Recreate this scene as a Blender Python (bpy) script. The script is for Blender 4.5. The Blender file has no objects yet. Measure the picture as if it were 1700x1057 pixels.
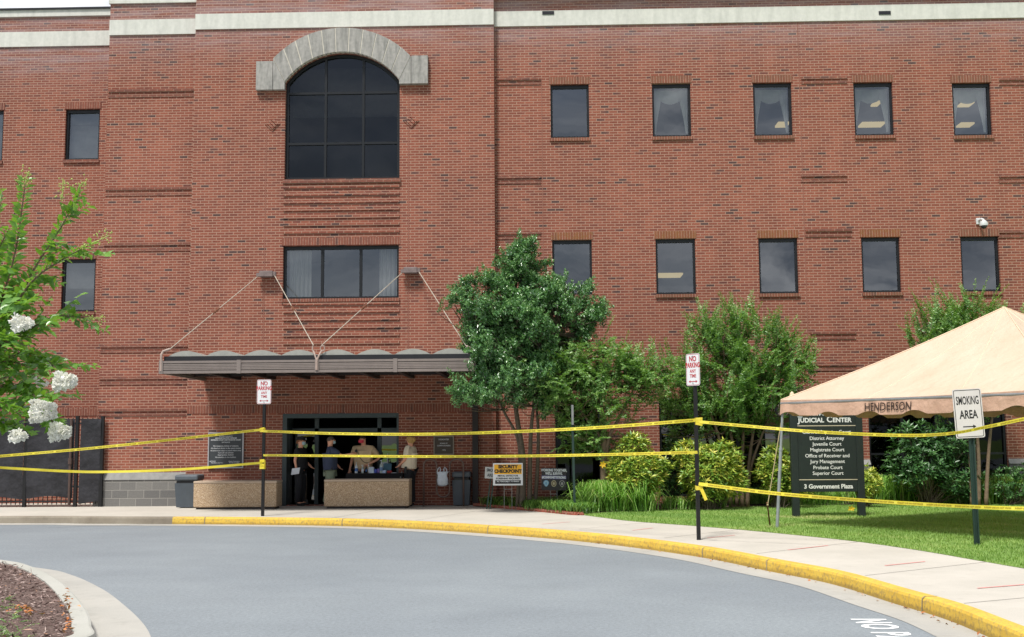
import bpy, bmesh, math, random
import numpy as np
from mathutils import Vector, Matrix, geometry, Euler
R = math.radians
random.seed(7); rng = np.random.default_rng(7)
SC = bpy.context.scene
COL = SC.collection
# ---------------------------------------------------------------- camera
W_, H_ = 1700.0, 1057.0
FPX = 1900.0; DCAM = 28.4; HC = 1.6
YAW = R(1.6); PIT = math.atan((728 - 528.5) / FPX); ROLL = 0.007
fw = Vector((-math.sin(YAW) * math.cos(PIT), math.cos(YAW) * math.cos(PIT), math.sin(PIT)))
rt = Vector((math.cos(YAW), math.sin(YAW), 0.0))
up = rt.cross(fw)
rt, up = (rt * math.cos(ROLL) - up * math.sin(ROLL)), (up * math.cos(ROLL) + rt * math.sin(ROLL))
CP = Vector((0, -DCAM, HC))
cam = bpy.data.cameras.new('camera'); camo = bpy.data.objects.new('camera', cam); COL.objects.link(camo)
camo.matrix_world = Matrix(((rt.x, up.x, -fw.x, CP.x), (rt.y, up.y, -fw.y, CP.y), (rt.z, up.z, -fw.z, CP.z), (0, 0, 0, 1)))
cam.sensor_width = 36.0; cam.lens = FPX / W_ * 36.0; cam.clip_start = 0.1; cam.clip_end = 3000
SC.camera = camo
# ---------------------------------------------------------------- light
SUN_DIR = Vector((-0.5, -1.0, 2.05)).normalized()      # towards the sun
sel = math.asin(SUN_DIR.z); saz = math.atan2(SUN_DIR.x, SUN_DIR.y)
wd = bpy.data.worlds.new('World'); SC.world = wd; wd.use_nodes = True
nt = wd.node_tree; nt.nodes.clear()
sky = nt.nodes.new('ShaderNodeTexSky'); sky.sky_type = 'NISHITA'; sky.sun_disc = False
sky.sun_elevation = sel; sky.sun_rotation = saz; sky.air_density = 1.0; sky.dust_density = 2.5
tc = nt.nodes.new('ShaderNodeTexCoord'); mp = nt.nodes.new('ShaderNodeMapping'); mp.inputs['Scale'].default_value = (1, 1, 2.5)
nz = nt.nodes.new('ShaderNodeTexNoise'); nz.inputs['Scale'].default_value = 2.6; nz.inputs['Detail'].default_value = 7; nz.inputs['Roughness'].default_value = .58
rp = nt.nodes.new('ShaderNodeValToRGB'); rp.color_ramp.elements[0].position = .36; rp.color_ramp.elements[1].position = .60
rp.color_ramp.elements[0].color = (.15, .15, .15, 1)
cl = nt.nodes.new('ShaderNodeValToRGB'); cl.color_ramp.elements[0].position = .35; cl.color_ramp.elements[1].position = .7
cl.color_ramp.elements[0].color = (9.5, 9.8, 10.2, 1); cl.color_ramp.elements[1].color = (14.5, 14.5, 14.6, 1)
nz2 = nt.nodes.new('ShaderNodeTexNoise'); nz2.inputs['Scale'].default_value = 4.5; nz2.inputs['Detail'].default_value = 6
mx = nt.nodes.new('ShaderNodeMixRGB'); bg = nt.nodes.new('ShaderNodeBackground'); wo = nt.nodes.new('ShaderNodeOutputWorld')
L = nt.links.new
clb = nt.nodes.new('ShaderNodeValToRGB'); clb.color_ramp.elements[0].position = .38; clb.color_ramp.elements[1].position = .66
clb.color_ramp.elements[0].color = (3.6, 4.1, 4.9, 1); clb.color_ramp.elements[1].color = (11, 11.2, 11.5, 1)
sxy = nt.nodes.new('ShaderNodeSeparateXYZ'); mr = nt.nodes.new('ShaderNodeMapRange'); mr.inputs[1].default_value = -.55; mr.inputs[2].default_value = .25; mxc = nt.nodes.new('ShaderNodeMixRGB')
nt.links.new(tc.outputs['Generated'], sxy.inputs[0]); nt.links.new(sxy.outputs[1], mr.inputs[0]); nz3 = nt.nodes.new('ShaderNodeTexNoise'); nz3.inputs['Scale'].default_value = 8; nz3.inputs['Detail'].default_value = 8; nz3.inputs['Roughness'].default_value = .6; nz3.inputs['Distortion'].default_value = .6; nt.links.new(mp.outputs[0], nz3.inputs['Vector']); nt.links.new(nz3.outputs[0], clb.inputs[0])
L(tc.outputs['Generated'], mp.inputs['Vector']); L(mp.outputs[0], nz.inputs['Vector']); L(mp.outputs[0], nz2.inputs['Vector'])
L(nz.outputs[0], rp.inputs[0]); L(nz2.outputs[0], cl.inputs[0])
L(rp.outputs[0], mx.inputs[0]); L(sky.outputs[0], mx.inputs[1]); L(mr.outputs[0], mxc.inputs[0]); L(clb.outputs[0], mxc.inputs[1]); L(cl.outputs[0], mxc.inputs[2]); L(mxc.outputs[0], mx.inputs[2]); L(mx.outputs[0], bg.inputs[0]); L(bg.outputs[0], wo.inputs[0])
bg.inputs[1].default_value = 0.08
sl = bpy.data.lights.new('sun', 'SUN'); sl.energy = 3.5; sl.angle = R(10); sl.color = (1, .965, .9)
so = bpy.data.objects.new('sun', sl); COL.objects.link(so); so.rotation_euler = SUN_DIR.to_track_quat('Z', 'Y').to_euler(); so.location = (0, 0, 30)
SC.view_settings.view_transform = 'Standard'; SC.view_settings.look = 'None'; SC.view_settings.gamma = 1; SC.view_settings.exposure = 0.36
SC.cycles.max_bounces = 6; SC.cycles.transparent_max_bounces = 12

# ---------------------------------------------------------------- projection helpers (photo pixel -> point on a real plane)
def ray(px, py):
    return (fw + rt * ((px - W_ / 2) / FPX) + up * ((H_ / 2 - py) / FPX))
def atY(px, py, Y):
    d = ray(px, py); return CP + d * ((Y - CP.y) / d.y)
def atZ(px, py, z=0.0):
    d = ray(px, py); return CP + d * ((z - CP.z) / d.z)
def atD(px, py, D):
    d = ray(px, py); return CP + d * (D / (d.y))
# ---------------------------------------------------------------- colour / materials
def lin(c): c = c / 255.0; return c / 12.92 if c <= .04045 else ((c + .055) / 1.055) ** 2.4
def S(r, g, b, k=1.0): return (lin(r) * k, lin(g) * k, lin(b) * k, 1)
MATS = {}
class NT:
    def __init__(s, name):
        s.m = bpy.data.materials.new(name); s.m.use_nodes = True; s.t = s.m.node_tree; s.p = s.t.nodes['Principled BSDF']; s.o = s.t.nodes['Material Output']
    def n(s, ty, **kw):
        x = s.t.nodes.new(ty)
        for k, v in kw.items():
            if k.startswith('_'): x.inputs[k[1:].replace('_', ' ')].default_value = v
            else: setattr(x, k, v)
        return x
    def l(s, a, b): s.t.links.new(a, b)
    def math(s, op, a, b=None, c=None):
        x = s.t.nodes.new('ShaderNodeMath'); x.operation = op
        for i, v in enumerate((a, b, c)):
            if v is None: continue
            if isinstance(v, (int, float)): x.inputs[i].default_value = v
            else: s.l(v, x.inputs[i])
        return x.outputs[0]
    def mix(s, f, a, b, mode='MIX'):
        x = s.t.nodes.new('ShaderNodeMixRGB'); x.blend_type = mode
        for i, v in enumerate((f, a, b)):
            if isinstance(v, (int, float)): x.inputs[i].default_value = v
            elif isinstance(v, tuple): x.inputs[i].default_value = v
            else: s.l(v, x.inputs[i])
        return x.outputs[0]
    def noise(s, vec, scale, detail=4, rough=.5):
        x = s.n('ShaderNodeTexNoise'); x.inputs['Scale'].default_value = scale; x.inputs['Detail'].default_value = detail; x.inputs['Roughness'].default_value = rough
        if vec is not None: s.l(vec, x.inputs['Vector'])
        return x.outputs[0]
    def ramp(s, v, stops, inter='LINEAR'):
        x = s.n('ShaderNodeValToRGB'); cr = x.color_ramp; cr.interpolation = inter
        while len(cr.elements) < len(stops): cr.elements.new(.5)
        for e, (p, c) in zip(cr.elements, stops): e.position = p; e.color = c if isinstance(c, tuple) else (c, c, c, 1)
        s.l(v, x.inputs[0]); return x.outputs[0]
    def bump(s, h, strength=.3, dist=.01):
        x = s.n('ShaderNodeBump'); x.inputs['Strength'].default_value = strength; x.inputs['Distance'].default_value = dist
        s.l(h, x.inputs['Height']); s.l(x.outputs[0], s.p.inputs['Normal'])
    def pos(s): return s.n('ShaderNodeNewGeometry').outputs['Position']
    def obj(s): return s.n('ShaderNodeTexCoord').outputs['Object']
    def base(s, c):
        if isinstance(c, tuple): s.p.inputs['Base Color'].default_value = c
        else: s.l(c, s.p.inputs['Base Color'])
def simple(name, col, rough=.6, metal=0.0, var=.12, nscale=6.0, bump=0.0, spec=.5):
    if name in MATS: return MATS[name]
    t = NT(name); v = t.obj()
    n = t.noise(v, nscale, 5, .6)
    lo = tuple(c * (1 - var) for c in col[:3]) + (1,); hi = tuple(min(1, c * (1 + var)) for c in col[:3]) + (1,)
    t.base(t.ramp(n, [(.3, lo), (.7, hi)]))
    t.p.inputs['Roughness'].default_value = rough; t.p.inputs['Metallic'].default_value = metal
    t.p.inputs['Specular IOR Level'].default_value = spec
    if bump: t.bump(t.noise(v, nscale * 8, 4), bump, .004)
    MATS[name] = t.m; return t.m

def brick_mat(name, soldier=False, moss=None, zeff=True):
    t = NT(name); P = t.pos()
    sp = t.n('ShaderNodeSeparateXYZ'); t.l(P, sp.inputs[0])
    u = t.math('ADD', sp.outputs[0], sp.outputs[1]); z = t.math('ADD', sp.outputs[2], .02)
    cb = t.n('ShaderNodeCombineXYZ')
    if soldier: t.l(z, cb.inputs[0]); t.l(u, cb.inputs[1])
    else: t.l(u, cb.inputs[0]); t.l(z, cb.inputs[1])
    b = t.n('ShaderNodeTexBrick'); b.offset = .5; b.squash = 1
    t.l(cb.outputs[0], b.inputs['Vector'])
    b.inputs['Scale'].default_value = 1; b.inputs['Brick Width'].default_value = .213 if not soldier else 5.0; b.inputs['Row Height'].default_value = .0677
    b.inputs['Mortar Size'].default_value = .0085; b.inputs['Mortar Smooth'].default_value = .15; b.inputs['Bias'].default_value = 0
    b.inputs['Color1'].default_value = (0, 0, 0, 1); b.inputs['Color2'].default_value = (1, 1, 1, 1); b.inputs['Mortar'].default_value = (.5, .5, .5, 1)
    cl_ = t.noise(P, .9, 3, .6)
    rnd = t.math('ADD', b.outputs['Color'], t.math('MULTIPLY', t.math('SUBTRACT', cl_, .5), .55))
    col = t.ramp(rnd, [(0.0, S(86, 66, 64)), (.02, S(104, 70, 65)), (.06, S(124, 74, 63)), (.35, S(138, 81, 66)), (.7, S(147, 89, 72)), (1, S(131, 76, 62))])
    n1 = t.noise(P, .35, 5, .6)
    col = t.mix(.9, col, t.ramp(n1, [(.32, (.86, .86, .88, 1)), (.68, (1.12, 1.10, 1.08, 1))]), 'MULTIPLY')
    ms_ = t.n('ShaderNodeMapping'); ms_.inputs['Scale'].default_value = (1.4, 1.4, .16); t.l(P, ms_.inputs[0]); n4 = t.noise(ms_.outputs[0], 1.2, 6, .65)
    col = t.mix(.85, col, t.ramp(n4, [(.36, (.80, .79, .80, 1)), (.62, (1.06, 1.05, 1.04, 1))]), 'MULTIPLY')
    n2 = t.noise(P, 30, 3)
    col = t.mix(.7, col, t.ramp(n2, [(.2, .75), (.8, 1.2)]), 'MULTIPLY')
    mort = t.mix(n1, S(164, 129, 112), S(176, 142, 125))
    fac = b.outputs['Fac']
    col = t.mix(fac, col, mort)
    if zeff:
        mp_ = t.n('ShaderNodeMapping'); mp_.inputs['Scale'].default_value = (.5, .5, 7); t.l(P, mp_.inputs[0])
        st = t.noise(mp_.outputs[0], 1.5, 5, .6)
        zm = t.ramp(t.math('MULTIPLY', t.math('SUBTRACT', sp.outputs[2], 10.8), .7), [(0, 0.0), (.45, .22), (.8, .75), (1.0, .9)])
        st = t.math('MULTIPLY', t.ramp(st, [(.38, .15), (.72, 1.0)]), zm)
        col = t.mix(t.math('MULTIPLY', st, .55), col, S(178, 170, 176))
    if moss:
        n3 = t.noise(P, 9, 6, .75)
        col = t.mix(t.ramp(n3, [(.38, 0.05), (.6, .75)]), col, moss)
    t.base(col); t.p.inputs['Roughness'].default_value = .88; t.p.inputs['Specular IOR Level'].default_value = .25
    h = t.math('SUBTRACT', 1.0, fac); t.bump(h, .5, .006)
    MATS[name] = t.m; return t.m
M_BRICK = brick_mat('red_brick'); M_SOLD = brick_mat('soldier_brick', True, S(120, 78, 66), False)
M_MOSSO = brick_mat('soldier_brick_orange_moss', True, S(132, 92, 54), False)
M_LEDGE = brick_mat('dirty_brick_ledge', False, S(110, 76, 68), False)
M_MOSSD = brick_mat('soldier_brick_dirty', True, S(118, 88, 70), False)

def stone_mat(name, c1, c2, streak=S(90, 92, 88), amt=.5, scale=.8):
    t = NT(name); P = t.pos(); m = t.n('ShaderNodeMapping'); m.inputs['Scale'].default_value = (3, 3, .5); t.l(P, m.inputs[0])
    n = t.noise(m.outputs[0], scale * 2, 6, .65); n2 = t.noise(P, 12, 4)
    col = t.mix(t.ramp(n2, [(.3, 0.0), (.7, 1.0)]), c1, c2)
    col = t.mix(t.math('MULTIPLY', t.ramp(n, [(.42, 0.0), (.8, 1.0)]), amt), col, streak)
    t.base(col); t.p.inputs['Roughness'].default_value = .85; t.bump(t.noise(P, 60, 4), .2, .004)
    MATS[name] = t.m; return t.m
M_STONE = stone_mat('pale_stone', S(205, 205, 198), S(216, 215, 208), S(160, 162, 155), .5)
M_ARCH = stone_mat('weathered_limestone', S(150, 148, 144), S(172, 168, 164), S(80, 82, 80), .75, 1.6)
def block_mat():
    t = NT('split_face_block'); P = t.pos(); sp = t.n('ShaderNodeSeparateXYZ'); t.l(P, sp.inputs[0]); cb = t.n('ShaderNodeCombineXYZ')
    t.l(t.math('ADD', sp.outputs[0], sp.outputs[1]), cb.inputs[0]); t.l(sp.outputs[2], cb.inputs[1])
    b = t.n('ShaderNodeTexBrick'); t.l(cb.outputs[0], b.inputs[0]); b.inputs['Scale'].default_value = 1; b.inputs['Brick Width'].default_value = .4; b.inputs['Row Height'].default_value = .2
    b.inputs['Mortar Size'].default_value = .008; b.inputs['Color1'].default_value = S(104, 103, 102); b.inputs['Color2'].default_value = S(128, 126, 122); b.inputs['Mortar'].default_value = S(150, 147, 142)
    n = t.noise(P, 45, 6, .7); t.base(t.mix(.8, b.outputs[0], t.ramp(n, [(.2, .7), (.8, 1.25)]), 'MULTIPLY')); t.p.inputs['Roughness'].default_value = .9
    t.bump(t.math('SUBTRACT', n, b.outputs['Fac']), .6, .015); MATS['block'] = t.m; return t.m
M_BLOCK = block_mat()
M_CAP = stone_mat('grey_block_cap', S(132, 132, 130), S(144, 143, 140), S(96, 96, 94), .5)
def concrete_mat(name, c1, c2, st, amt=.5, nb=.15):
    t = NT(name); P = t.pos(); n = t.noise(P, .8, 6, .65); n2 = t.noise(P, 90, 3, .6); n3 = t.noise(P, 5, 5, .7)
    col = t.mix(t.ramp(n, [(.35, 0.0), (.65, 1.0)]), c1, c2); col = t.mix(t.math('MULTIPLY', t.ramp(n3, [(.55, 0.0), (.8, 1.0)]), amt), col, st)
    col = t.mix(.6, col, t.ramp(n2, [(.25, .8), (.75, 1.15)]), 'MULTIPLY')
    t.base(col); t.p.inputs['Roughness'].default_value = .85; t.bump(n2, nb, .004); MATS[name] = t.m; return t.m
M_WALK = concrete_mat('pale_concrete', S(182, 177, 167), S(194, 188, 178), S(150, 144, 133), .4)
M_GUT = concrete_mat('gutter_concrete', S(162, 160, 154), S(176, 173, 166), S(128, 124, 116), .5)
M_CURB = concrete_mat('curb_concrete', S(120, 110, 96), S(150, 142, 128), S(92, 84, 74), .5)
M_ICURB = concrete_mat('island_curb_concrete', S(168, 168, 160), S(178, 177, 170), S(142, 142, 132), .3)
def ycurb():
    t = NT('yellow_curb_paint'); P = t.pos(); n = t.noise(P, 2.2, 6, .7); n2 = t.noise(P, 22, 5, .7); sp = t.n('ShaderNodeSeparateXYZ'); t.l(P, sp.inputs[0])
    col = t.mix(t.ramp(n, [(.35, 0.0), (.7, 1.0)]), S(220, 186, 76), S(206, 166, 58))
    wear = t.math('MULTIPLY', t.ramp(n2, [(.50, 0.0), (.62, 1.0)]), .7)
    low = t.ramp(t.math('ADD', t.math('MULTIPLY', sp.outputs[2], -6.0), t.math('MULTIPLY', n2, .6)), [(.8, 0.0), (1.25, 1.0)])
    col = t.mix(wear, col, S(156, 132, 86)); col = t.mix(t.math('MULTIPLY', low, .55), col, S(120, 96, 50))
    t.base(col); t.p.inputs['Roughness'].default_value = .7; t.bump(n2, .3, .004); MATS['yc'] = t.m; return t.m
M_YC = ycurb()
def asphalt():
    t = NT('asphalt'); P = t.pos(); n = t.noise(P, .22, 5, .6); n2 = t.noise(P, 140, 2, .6); n3 = t.noise(P, 1.4, 5, .6); v = t.n('ShaderNodeTexVoronoi'); v.inputs['Scale'].default_value = 38; t.l(P, v.inputs[0]); ng = t.noise(P, 26, 5, .8)
    col = t.mix(t.ramp(n, [(.35, 0.0), (.65, 1.0)]), S(121, 128, 134), S(131, 138, 143)); col = t.mix(.8, col, t.ramp(n3, [(.3, .95), (.7, 1.04)]), 'MULTIPLY')
    ma = t.n('ShaderNodeMapping'); ma.inputs['Scale'].default_value = (.35, 1.6, 1); ma.inputs['Rotation'].default_value = (0, 0, .25); t.l(P, ma.inputs[0]); n5 = t.noise(ma.outputs[0], .8, 6, .7); col = t.mix(.7, col, t.ramp(n5, [(.35, .96), (.65, 1.03)]), 'MULTIPLY')
    n6 = t.noise(P, 2.7, 3, .5); col = t.mix(t.ramp(n6, [(.72, 0.0), (.80, .25)]), col, S(98, 104, 112))
    col = t.mix(.8, col, t.ramp(n2, [(.25, .6), (.75, 1.45)]), 'MULTIPLY')
    col = t.mix(.9, col, t.ramp(ng, [(.34, .78), (.66, 1.22)]), 'MULTIPLY'); col = t.mix(t.ramp(v.outputs[0], [(0.0, .45), (.16, 0.0)]), col, S(185, 185, 182))
    t.base(col); t.p.inputs['Roughness'].default_value = .75; t.bump(n2, .35, .004); MATS['asph'] = t.m; return t.m
M_ASPH = asphalt()
def grass_ground():
    t = NT('lawn_green'); P = t.pos(); n = t.noise(P, 1.1, 5, .6); n2 = t.noise(P, 60, 4, .7)
    col = t.mix(t.ramp(n, [(.35, 0.0), (.68, 1.0)]), S(108, 140, 62), S(132, 158, 76)); col = t.mix(.9, col, t.ramp(n2, [(.25, .55), (.75, 1.3)]), 'MULTIPLY')
    t.base(col); t.p.inputs['Roughness'].default_value = .9; t.bump(n2, .8, .02); MATS['lawn'] = t.m; return t.m
M_LAWN = grass_ground()
def soil(name, c1, c2):
    t = NT(name); P = t.pos(); n = t.noise(P, 40, 6, .75); t.base(t.mix(t.ramp(n, [(.35, 0.0), (.65, 1.0)]), c1, c2)); t.p.inputs['Roughness'].default_value = .95; t.bump(n, 1, .03); MATS[name] = t.m; return t.m
M_MULCH = soil('mulch_brown', S(84, 66, 60), S(140, 118, 110)); M_SOIL = soil('bed_soil', S(54, 44, 34), S(92, 76, 58))
def planter_mat():
    t = NT('exposed_aggregate'); P = t.pos(); v = t.n('ShaderNodeTexVoronoi'); v.inputs['Scale'].default_value = 75; t.l(P, v.inputs[0])
    sx = t.n('ShaderNodeSeparateXYZ'); t.l(v.outputs['Color'], sx.inputs[0])
    col = t.ramp(sx.outputs[0], [(0, S(160, 130, 100)), (.4, S(196, 170, 138)), (.8, S(214, 190, 160)), (1, S(226, 208, 184))])
    t.base(t.mix(t.ramp(v.outputs[0], [(.3, 0.0), (.7, .7)]), col, S(134, 110, 86))); t.p.inputs['Roughness'].default_value = .85; t.bump(t.math('SUBTRACT', 1, v.outputs[0]), .6, .01); MATS['agg'] = t.m; return t.m
M_AGG = planter_mat()
def glass_mat(name, tint, refl=.10, f=.5):
    t = NT(name); t.t.nodes.remove(t.p)
    tr = t.n('ShaderNodeBsdfTransparent'); tr.inputs[0].default_value = tint
    gl = t.n('ShaderNodeBsdfGlossy'); gl.inputs['Roughness'].default_value = .015; gl.inputs[0].default_value = (.92, .95, 1, 1)
    P = t.pos(); bp = t.n('ShaderNodeBump'); bp.inputs['Strength'].default_value = .02; bp.inputs['Distance'].default_value = .05; t.l(t.noise(P, 1.6, 2), bp.inputs['Height']); t.l(bp.outputs[0], gl.inputs['Normal'])
    lw = t.n('ShaderNodeLayerWeight'); lw.inputs[0].default_value = f
    fa = t.math('MULTIPLY_ADD', lw.outputs['Fresnel'], .6, refl)
    ms = t.n('ShaderNodeMixShader'); t.l(fa, ms.inputs[0]); t.l(tr.outputs[0], ms.inputs[1]); t.l(gl.outputs[0], ms.inputs[2]); t.l(ms.outputs[0], t.o.inputs[0]); MATS[name] = t.m; return t.m
M_GLASS = glass_mat('tinted_window_glass', (.58, .61, .64, 1), .12)
M_GLASSD = glass_mat('dark_window_glass', (.10, .11, .13, 1), .0, .35)
M_DOORG = glass_mat('door_glass', (.25, .28, .28, 1), .10)
M_FRAME = simple('dark_bronze_frame', S(32, 34, 38), .4, .3, .1)
M_DFRAME = simple('grey_green_door_frame', S(62, 72, 74), .5, .2, .08)
M_INT = simple('dark_interior', S(58, 60, 64), .9, 0, .2, .6)
M_CURT = simple('pale_curtain', S(226, 226, 216), .9, 0, .08)
M_TANREFL = simple('tan_reflection_panel', S(178, 138, 108), .9, 0, .05)
M_CANB = simple('brown_painted_metal', S(134, 123, 118), .5, .2, .08)
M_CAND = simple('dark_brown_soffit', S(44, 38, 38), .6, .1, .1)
M_CANBLK = simple('black_flashing', S(38, 38, 42), .4, .2, .1)
M_DOME = simple('grey_skylight_plastic', S(156, 156, 150), .35, 0, .1)
M_ROD = simple('cream_painted_steel', S(176, 168, 154), .5, .1, .15)
M_RUST = simple('rusty_steel', S(112, 72, 52), .8, .2, .3, 30)
M_BLACK = simple('black_paint', S(26, 26, 28), .4, .2, .15)
M_WHITE = simple('white_sign_face', S(222, 224, 226), .35, 0, .02)
M_RED = simple('red_sign_ink', S(178, 52, 60), .5, 0, .05)
M_INK = simple('black_ink', S(24, 24, 26), .5, 0, .02)
M_GREENP = simple('dark_green_post', S(40, 62, 56), .5, .3, .15)
M_GALV = simple('galvanised_steel', S(150, 152, 152), .4, .6, .15)
def emis(name, c, st):
    t = NT(name); t.p.inputs['Emission Color'].default_value = c; t.p.inputs['Emission Strength'].default_value = st; t.base(c); MATS[name] = t.m; return t.m
M_LAMP = emis('fluorescent_lamp', S(255, 226, 160), .6)

# ---------------------------------------------------------------- mesh builder + object registry
def wloc(o):
    v = Vector((0, 0, 0))
    while o is not None: v += o.location; o = o.parent
    return v
class MB:
    def __init__(s): s.v = []; s.f = []; s.mi = []; s.cur = 0; s.ch = []
    def add(s, vs, fs):
        b = len(s.v); s.ch.append((b, len(s.f))); s.v += [tuple(v) for v in vs]
        for f in fs: s.f.append([i + b for i in f]); s.mi.append(s.cur)
        return s
    def quad(s, a, b, c, d): return s.add([a, b, c, d], [(0, 1, 2, 3)])
    def box(s, x0, x1, y0, y1, z0, z1, M=None):
        vs = [Vector((x, y, z)) for x in (x0, x1) for y in (y0, y1) for z in (z0, z1)]
        if M is not None: vs = [M @ v for v in vs]
        return s.add(vs, [(0, 1, 3, 2), (4, 6, 7, 5), (0, 4, 5, 1), (2, 3, 7, 6), (0, 2, 6, 4), (1, 5, 7, 3)])
    def bbox(s, x0, x1, y0, y1, z0, z1, b=.01, M=None):
        bm = bmesh.new(); bmesh.ops.create_cube(bm, size=1)
        for v in bm.verts: v.co = Vector((x0 + (v.co.x + .5) * (x1 - x0), y0 + (v.co.y + .5) * (y1 - y0), z0 + (v.co.z + .5) * (z1 - z0)))
        bmesh.ops.bevel(bm, geom=bm.edges[:], offset=b, segments=2, affect='EDGES', profile=.5)
        if M is not None: bm.transform(M)
        bm.verts.index_update(); s.add([v.co.copy() for v in bm.verts], [[v.index for v in f.verts] for f in bm.faces]); bm.free(); return s
    def bar(s, a, b, w, d=None, upv=(0, 0, 1)):
        a = Vector(a); b = Vector(b); d = w if d is None else d; t = (b - a).normalized(); u = Vector(upv)
        if abs(t.dot(u)) > .98: u = Vector((0, 1, 0))
        x = t.cross(u).normalized(); y = x.cross(t).normalized()
        vs = [p + x * sx * w / 2 + y * sy * d / 2 for p in (a, b) for sx, sy in ((-1, -1), (1, -1), (1, 1), (-1, 1))]
        return s.add(vs, [(3, 2, 1, 0), (4, 5, 6, 7), (0, 1, 5, 4), (1, 2, 6, 5), (2, 3, 7, 6), (3, 0, 4, 7)])
    def tube(s, pts, rad, n=8, cap=True):
        pts = [Vector(p) for p in pts]; m = len(pts)
        if isinstance(rad, (int, float)): rad = [rad] * m
        vs = []; px = None
        for i, p in enumerate(pts):
            t = (pts[min(i + 1, m - 1)] - pts[max(i - 1, 0)]).normalized()
            if px is None:
                u = Vector((0, 0, 1)) if abs(t.z) < .9 else Vector((1, 0, 0)); px = t.cross(u).normalized()
            else: px = (px - t * px.dot(t)).normalized()
            py = t.cross(px)
            vs += [p + (px * math.cos(2 * math.pi * k / n) + py * math.sin(2 * math.pi * k / n)) * rad[i] for k in range(n)]
        fs = [(i * n + k, i * n + (k + 1) % n, (i + 1) * n + (k + 1) % n, (i + 1) * n + k) for i in range(m - 1) for k in range(n)]
        if cap: fs += [tuple(range(n))[::-1], tuple((m - 1) * n + k for k in range(n))]
        return s.add(vs, fs)
    def lathe(s, prof, n=20, M=None):
        vs = []; m = len(prof)
        for r, z in prof:
            for k in range(n):
                v = Vector((r * math.cos(2 * math.pi * k / n), r * math.sin(2 * math.pi * k / n), z)); vs.append(M @ v if M is not None else v)
        fs = [(i * n + k, i * n + (k + 1) % n, (i + 1) * n + (k + 1) % n, (i + 1) * n + k) for i in range(m - 1) for k in range(n)]
        fs += [tuple(range(n))[::-1], tuple((m - 1) * n + k for k in range(n))]
        return s.add(vs, fs)
    def prism(s, poly, ext):   # poly: list of 3D points (planar), ext: vector
        n = len(poly); poly = [Vector(p) for p in poly]; ext = Vector(ext)
        tr = geometry.tessellate_polygon([poly])
        vs = poly + [p + ext for p in poly]
        fs = [tuple(t) for t in tr] + [tuple(i + n for i in t)[::-1] for t in tr] + [(i, (i + 1) % n, (i + 1) % n + n, i + n) for i in range(n)]
        return s.add(vs, fs)
    def ball(s, c, r, n=10, m=7, sc=(1, 1, 1)):
        c = Vector(c); prof = [(max(1e-4, r * math.sin(math.pi * i / m)), -r * math.cos(math.pi * i / m)) for i in range(m + 1)]
        M = Matrix.Translation(c) @ Matrix.Diagonal((sc[0], sc[1], sc[2], 1)); return s.lathe(prof, n, M)
    def split(s, name, mat, parent):
        """every added piece becomes a part of its own"""
        E = s.ch[1:] + [(len(s.v), len(s.f))]; out = []
        for (v0, f0), (v1, f1) in zip(s.ch, E):
            m = MB(); m.add(s.v[v0:v1], [[i - v0 for i in f] for f in s.f[f0:f1]]); out.append(m.build(name, mat, parent))
        return out
    def build(s, name, mats, parent=None, smooth=False, recalc=True):
        me = bpy.data.meshes.new(name); off = wloc(parent) if parent is not None else Vector((0, 0, 0))
        me.from_pydata([(v[0] - off.x, v[1] - off.y, v[2] - off.z) for v in s.v], [], s.f)
        if not isinstance(mats, (list, tuple)): mats = [mats]
        for m in mats: me.materials.append(m)
        me.polygons.foreach_set('material_index', s.mi)
        if recalc:
            bm = bmesh.new(); bm.from_mesh(me); bmesh.ops.recalc_face_normals(bm, faces=bm.faces[:]); bm.to_mesh(me); bm.free()
        if smooth: me.shade_smooth()
        o = bpy.data.objects.new(name, me); COL.objects.link(o)
        if parent is not None: o.parent = parent
        return o
def tag(o, label=None, cat=None, group=None, kind=None):
    if label: o['label'] = label
    if cat: o['category'] = cat
    if group: o['group'] = group
    if kind: o['kind'] = kind
    return o
def thing(name, label, cat, loc=(0, 0, 0), group=None):
    o = bpy.data.objects.new(name, None); o.empty_display_size = .2; COL.objects.link(o); o.location = loc; return tag(o, label, cat, group)
def struct(o, label=None): o['kind'] = 'structure'; o['label'] = label or o.name; return o
def recenter(o):
    """origin of a one-mesh thing to its base centre"""
    me = o.data; n = len(me.vertices); a = np.empty(n * 3, np.float32); me.vertices.foreach_get('co', a); a = a.reshape(-1, 3)
    c = Vector(((a[:, 0].min() + a[:, 0].max()) / 2, (a[:, 1].min() + a[:, 1].max()) / 2, a[:, 2].min()))
    me.transform(Matrix.Translation(-Vector(c))); o.location = o.location + Vector(c); return o
_dg = None
def text_mesh(s, size, off=0.0, xs=1.0, align='CENTER', spacing=1.0, ext=.001, line=1.0):
    cu = bpy.data.curves.new('t', 'FONT'); cu.body = s; cu.size = size; cu.offset = off; cu.align_x = align; cu.align_y = 'CENTER'; cu.extrude = ext; cu.space_character = spacing; cu.space_line = line
    cu.resolution_u = 3
    o = bpy.data.objects.new('t', cu); COL.objects.link(o); bpy.context.view_layer.update()
    me = bpy.data.meshes.new_from_object(o.evaluated_get(bpy.context.evaluated_depsgraph_get()))
    bpy.data.objects.remove(o); bpy.data.curves.remove(cu)
    vs = [Vector((v.co.x * xs, v.co.y, v.co.z)) for v in me.vertices]; fs = [list(p.vertices) for p in me.polygons]; bpy.data.meshes.remove(me)
    return vs, fs
def add_text(mb, s, org, ux, uy, size, **kw):
    vs, fs = text_mesh(s, size, **kw); ux = Vector(ux).normalized(); uy = Vector(uy).normalized(); n = ux.cross(uy); org = Vector(org)
    mb.add([org + ux * v.x + uy * v.y + n * v.z for v in vs], fs)
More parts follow.
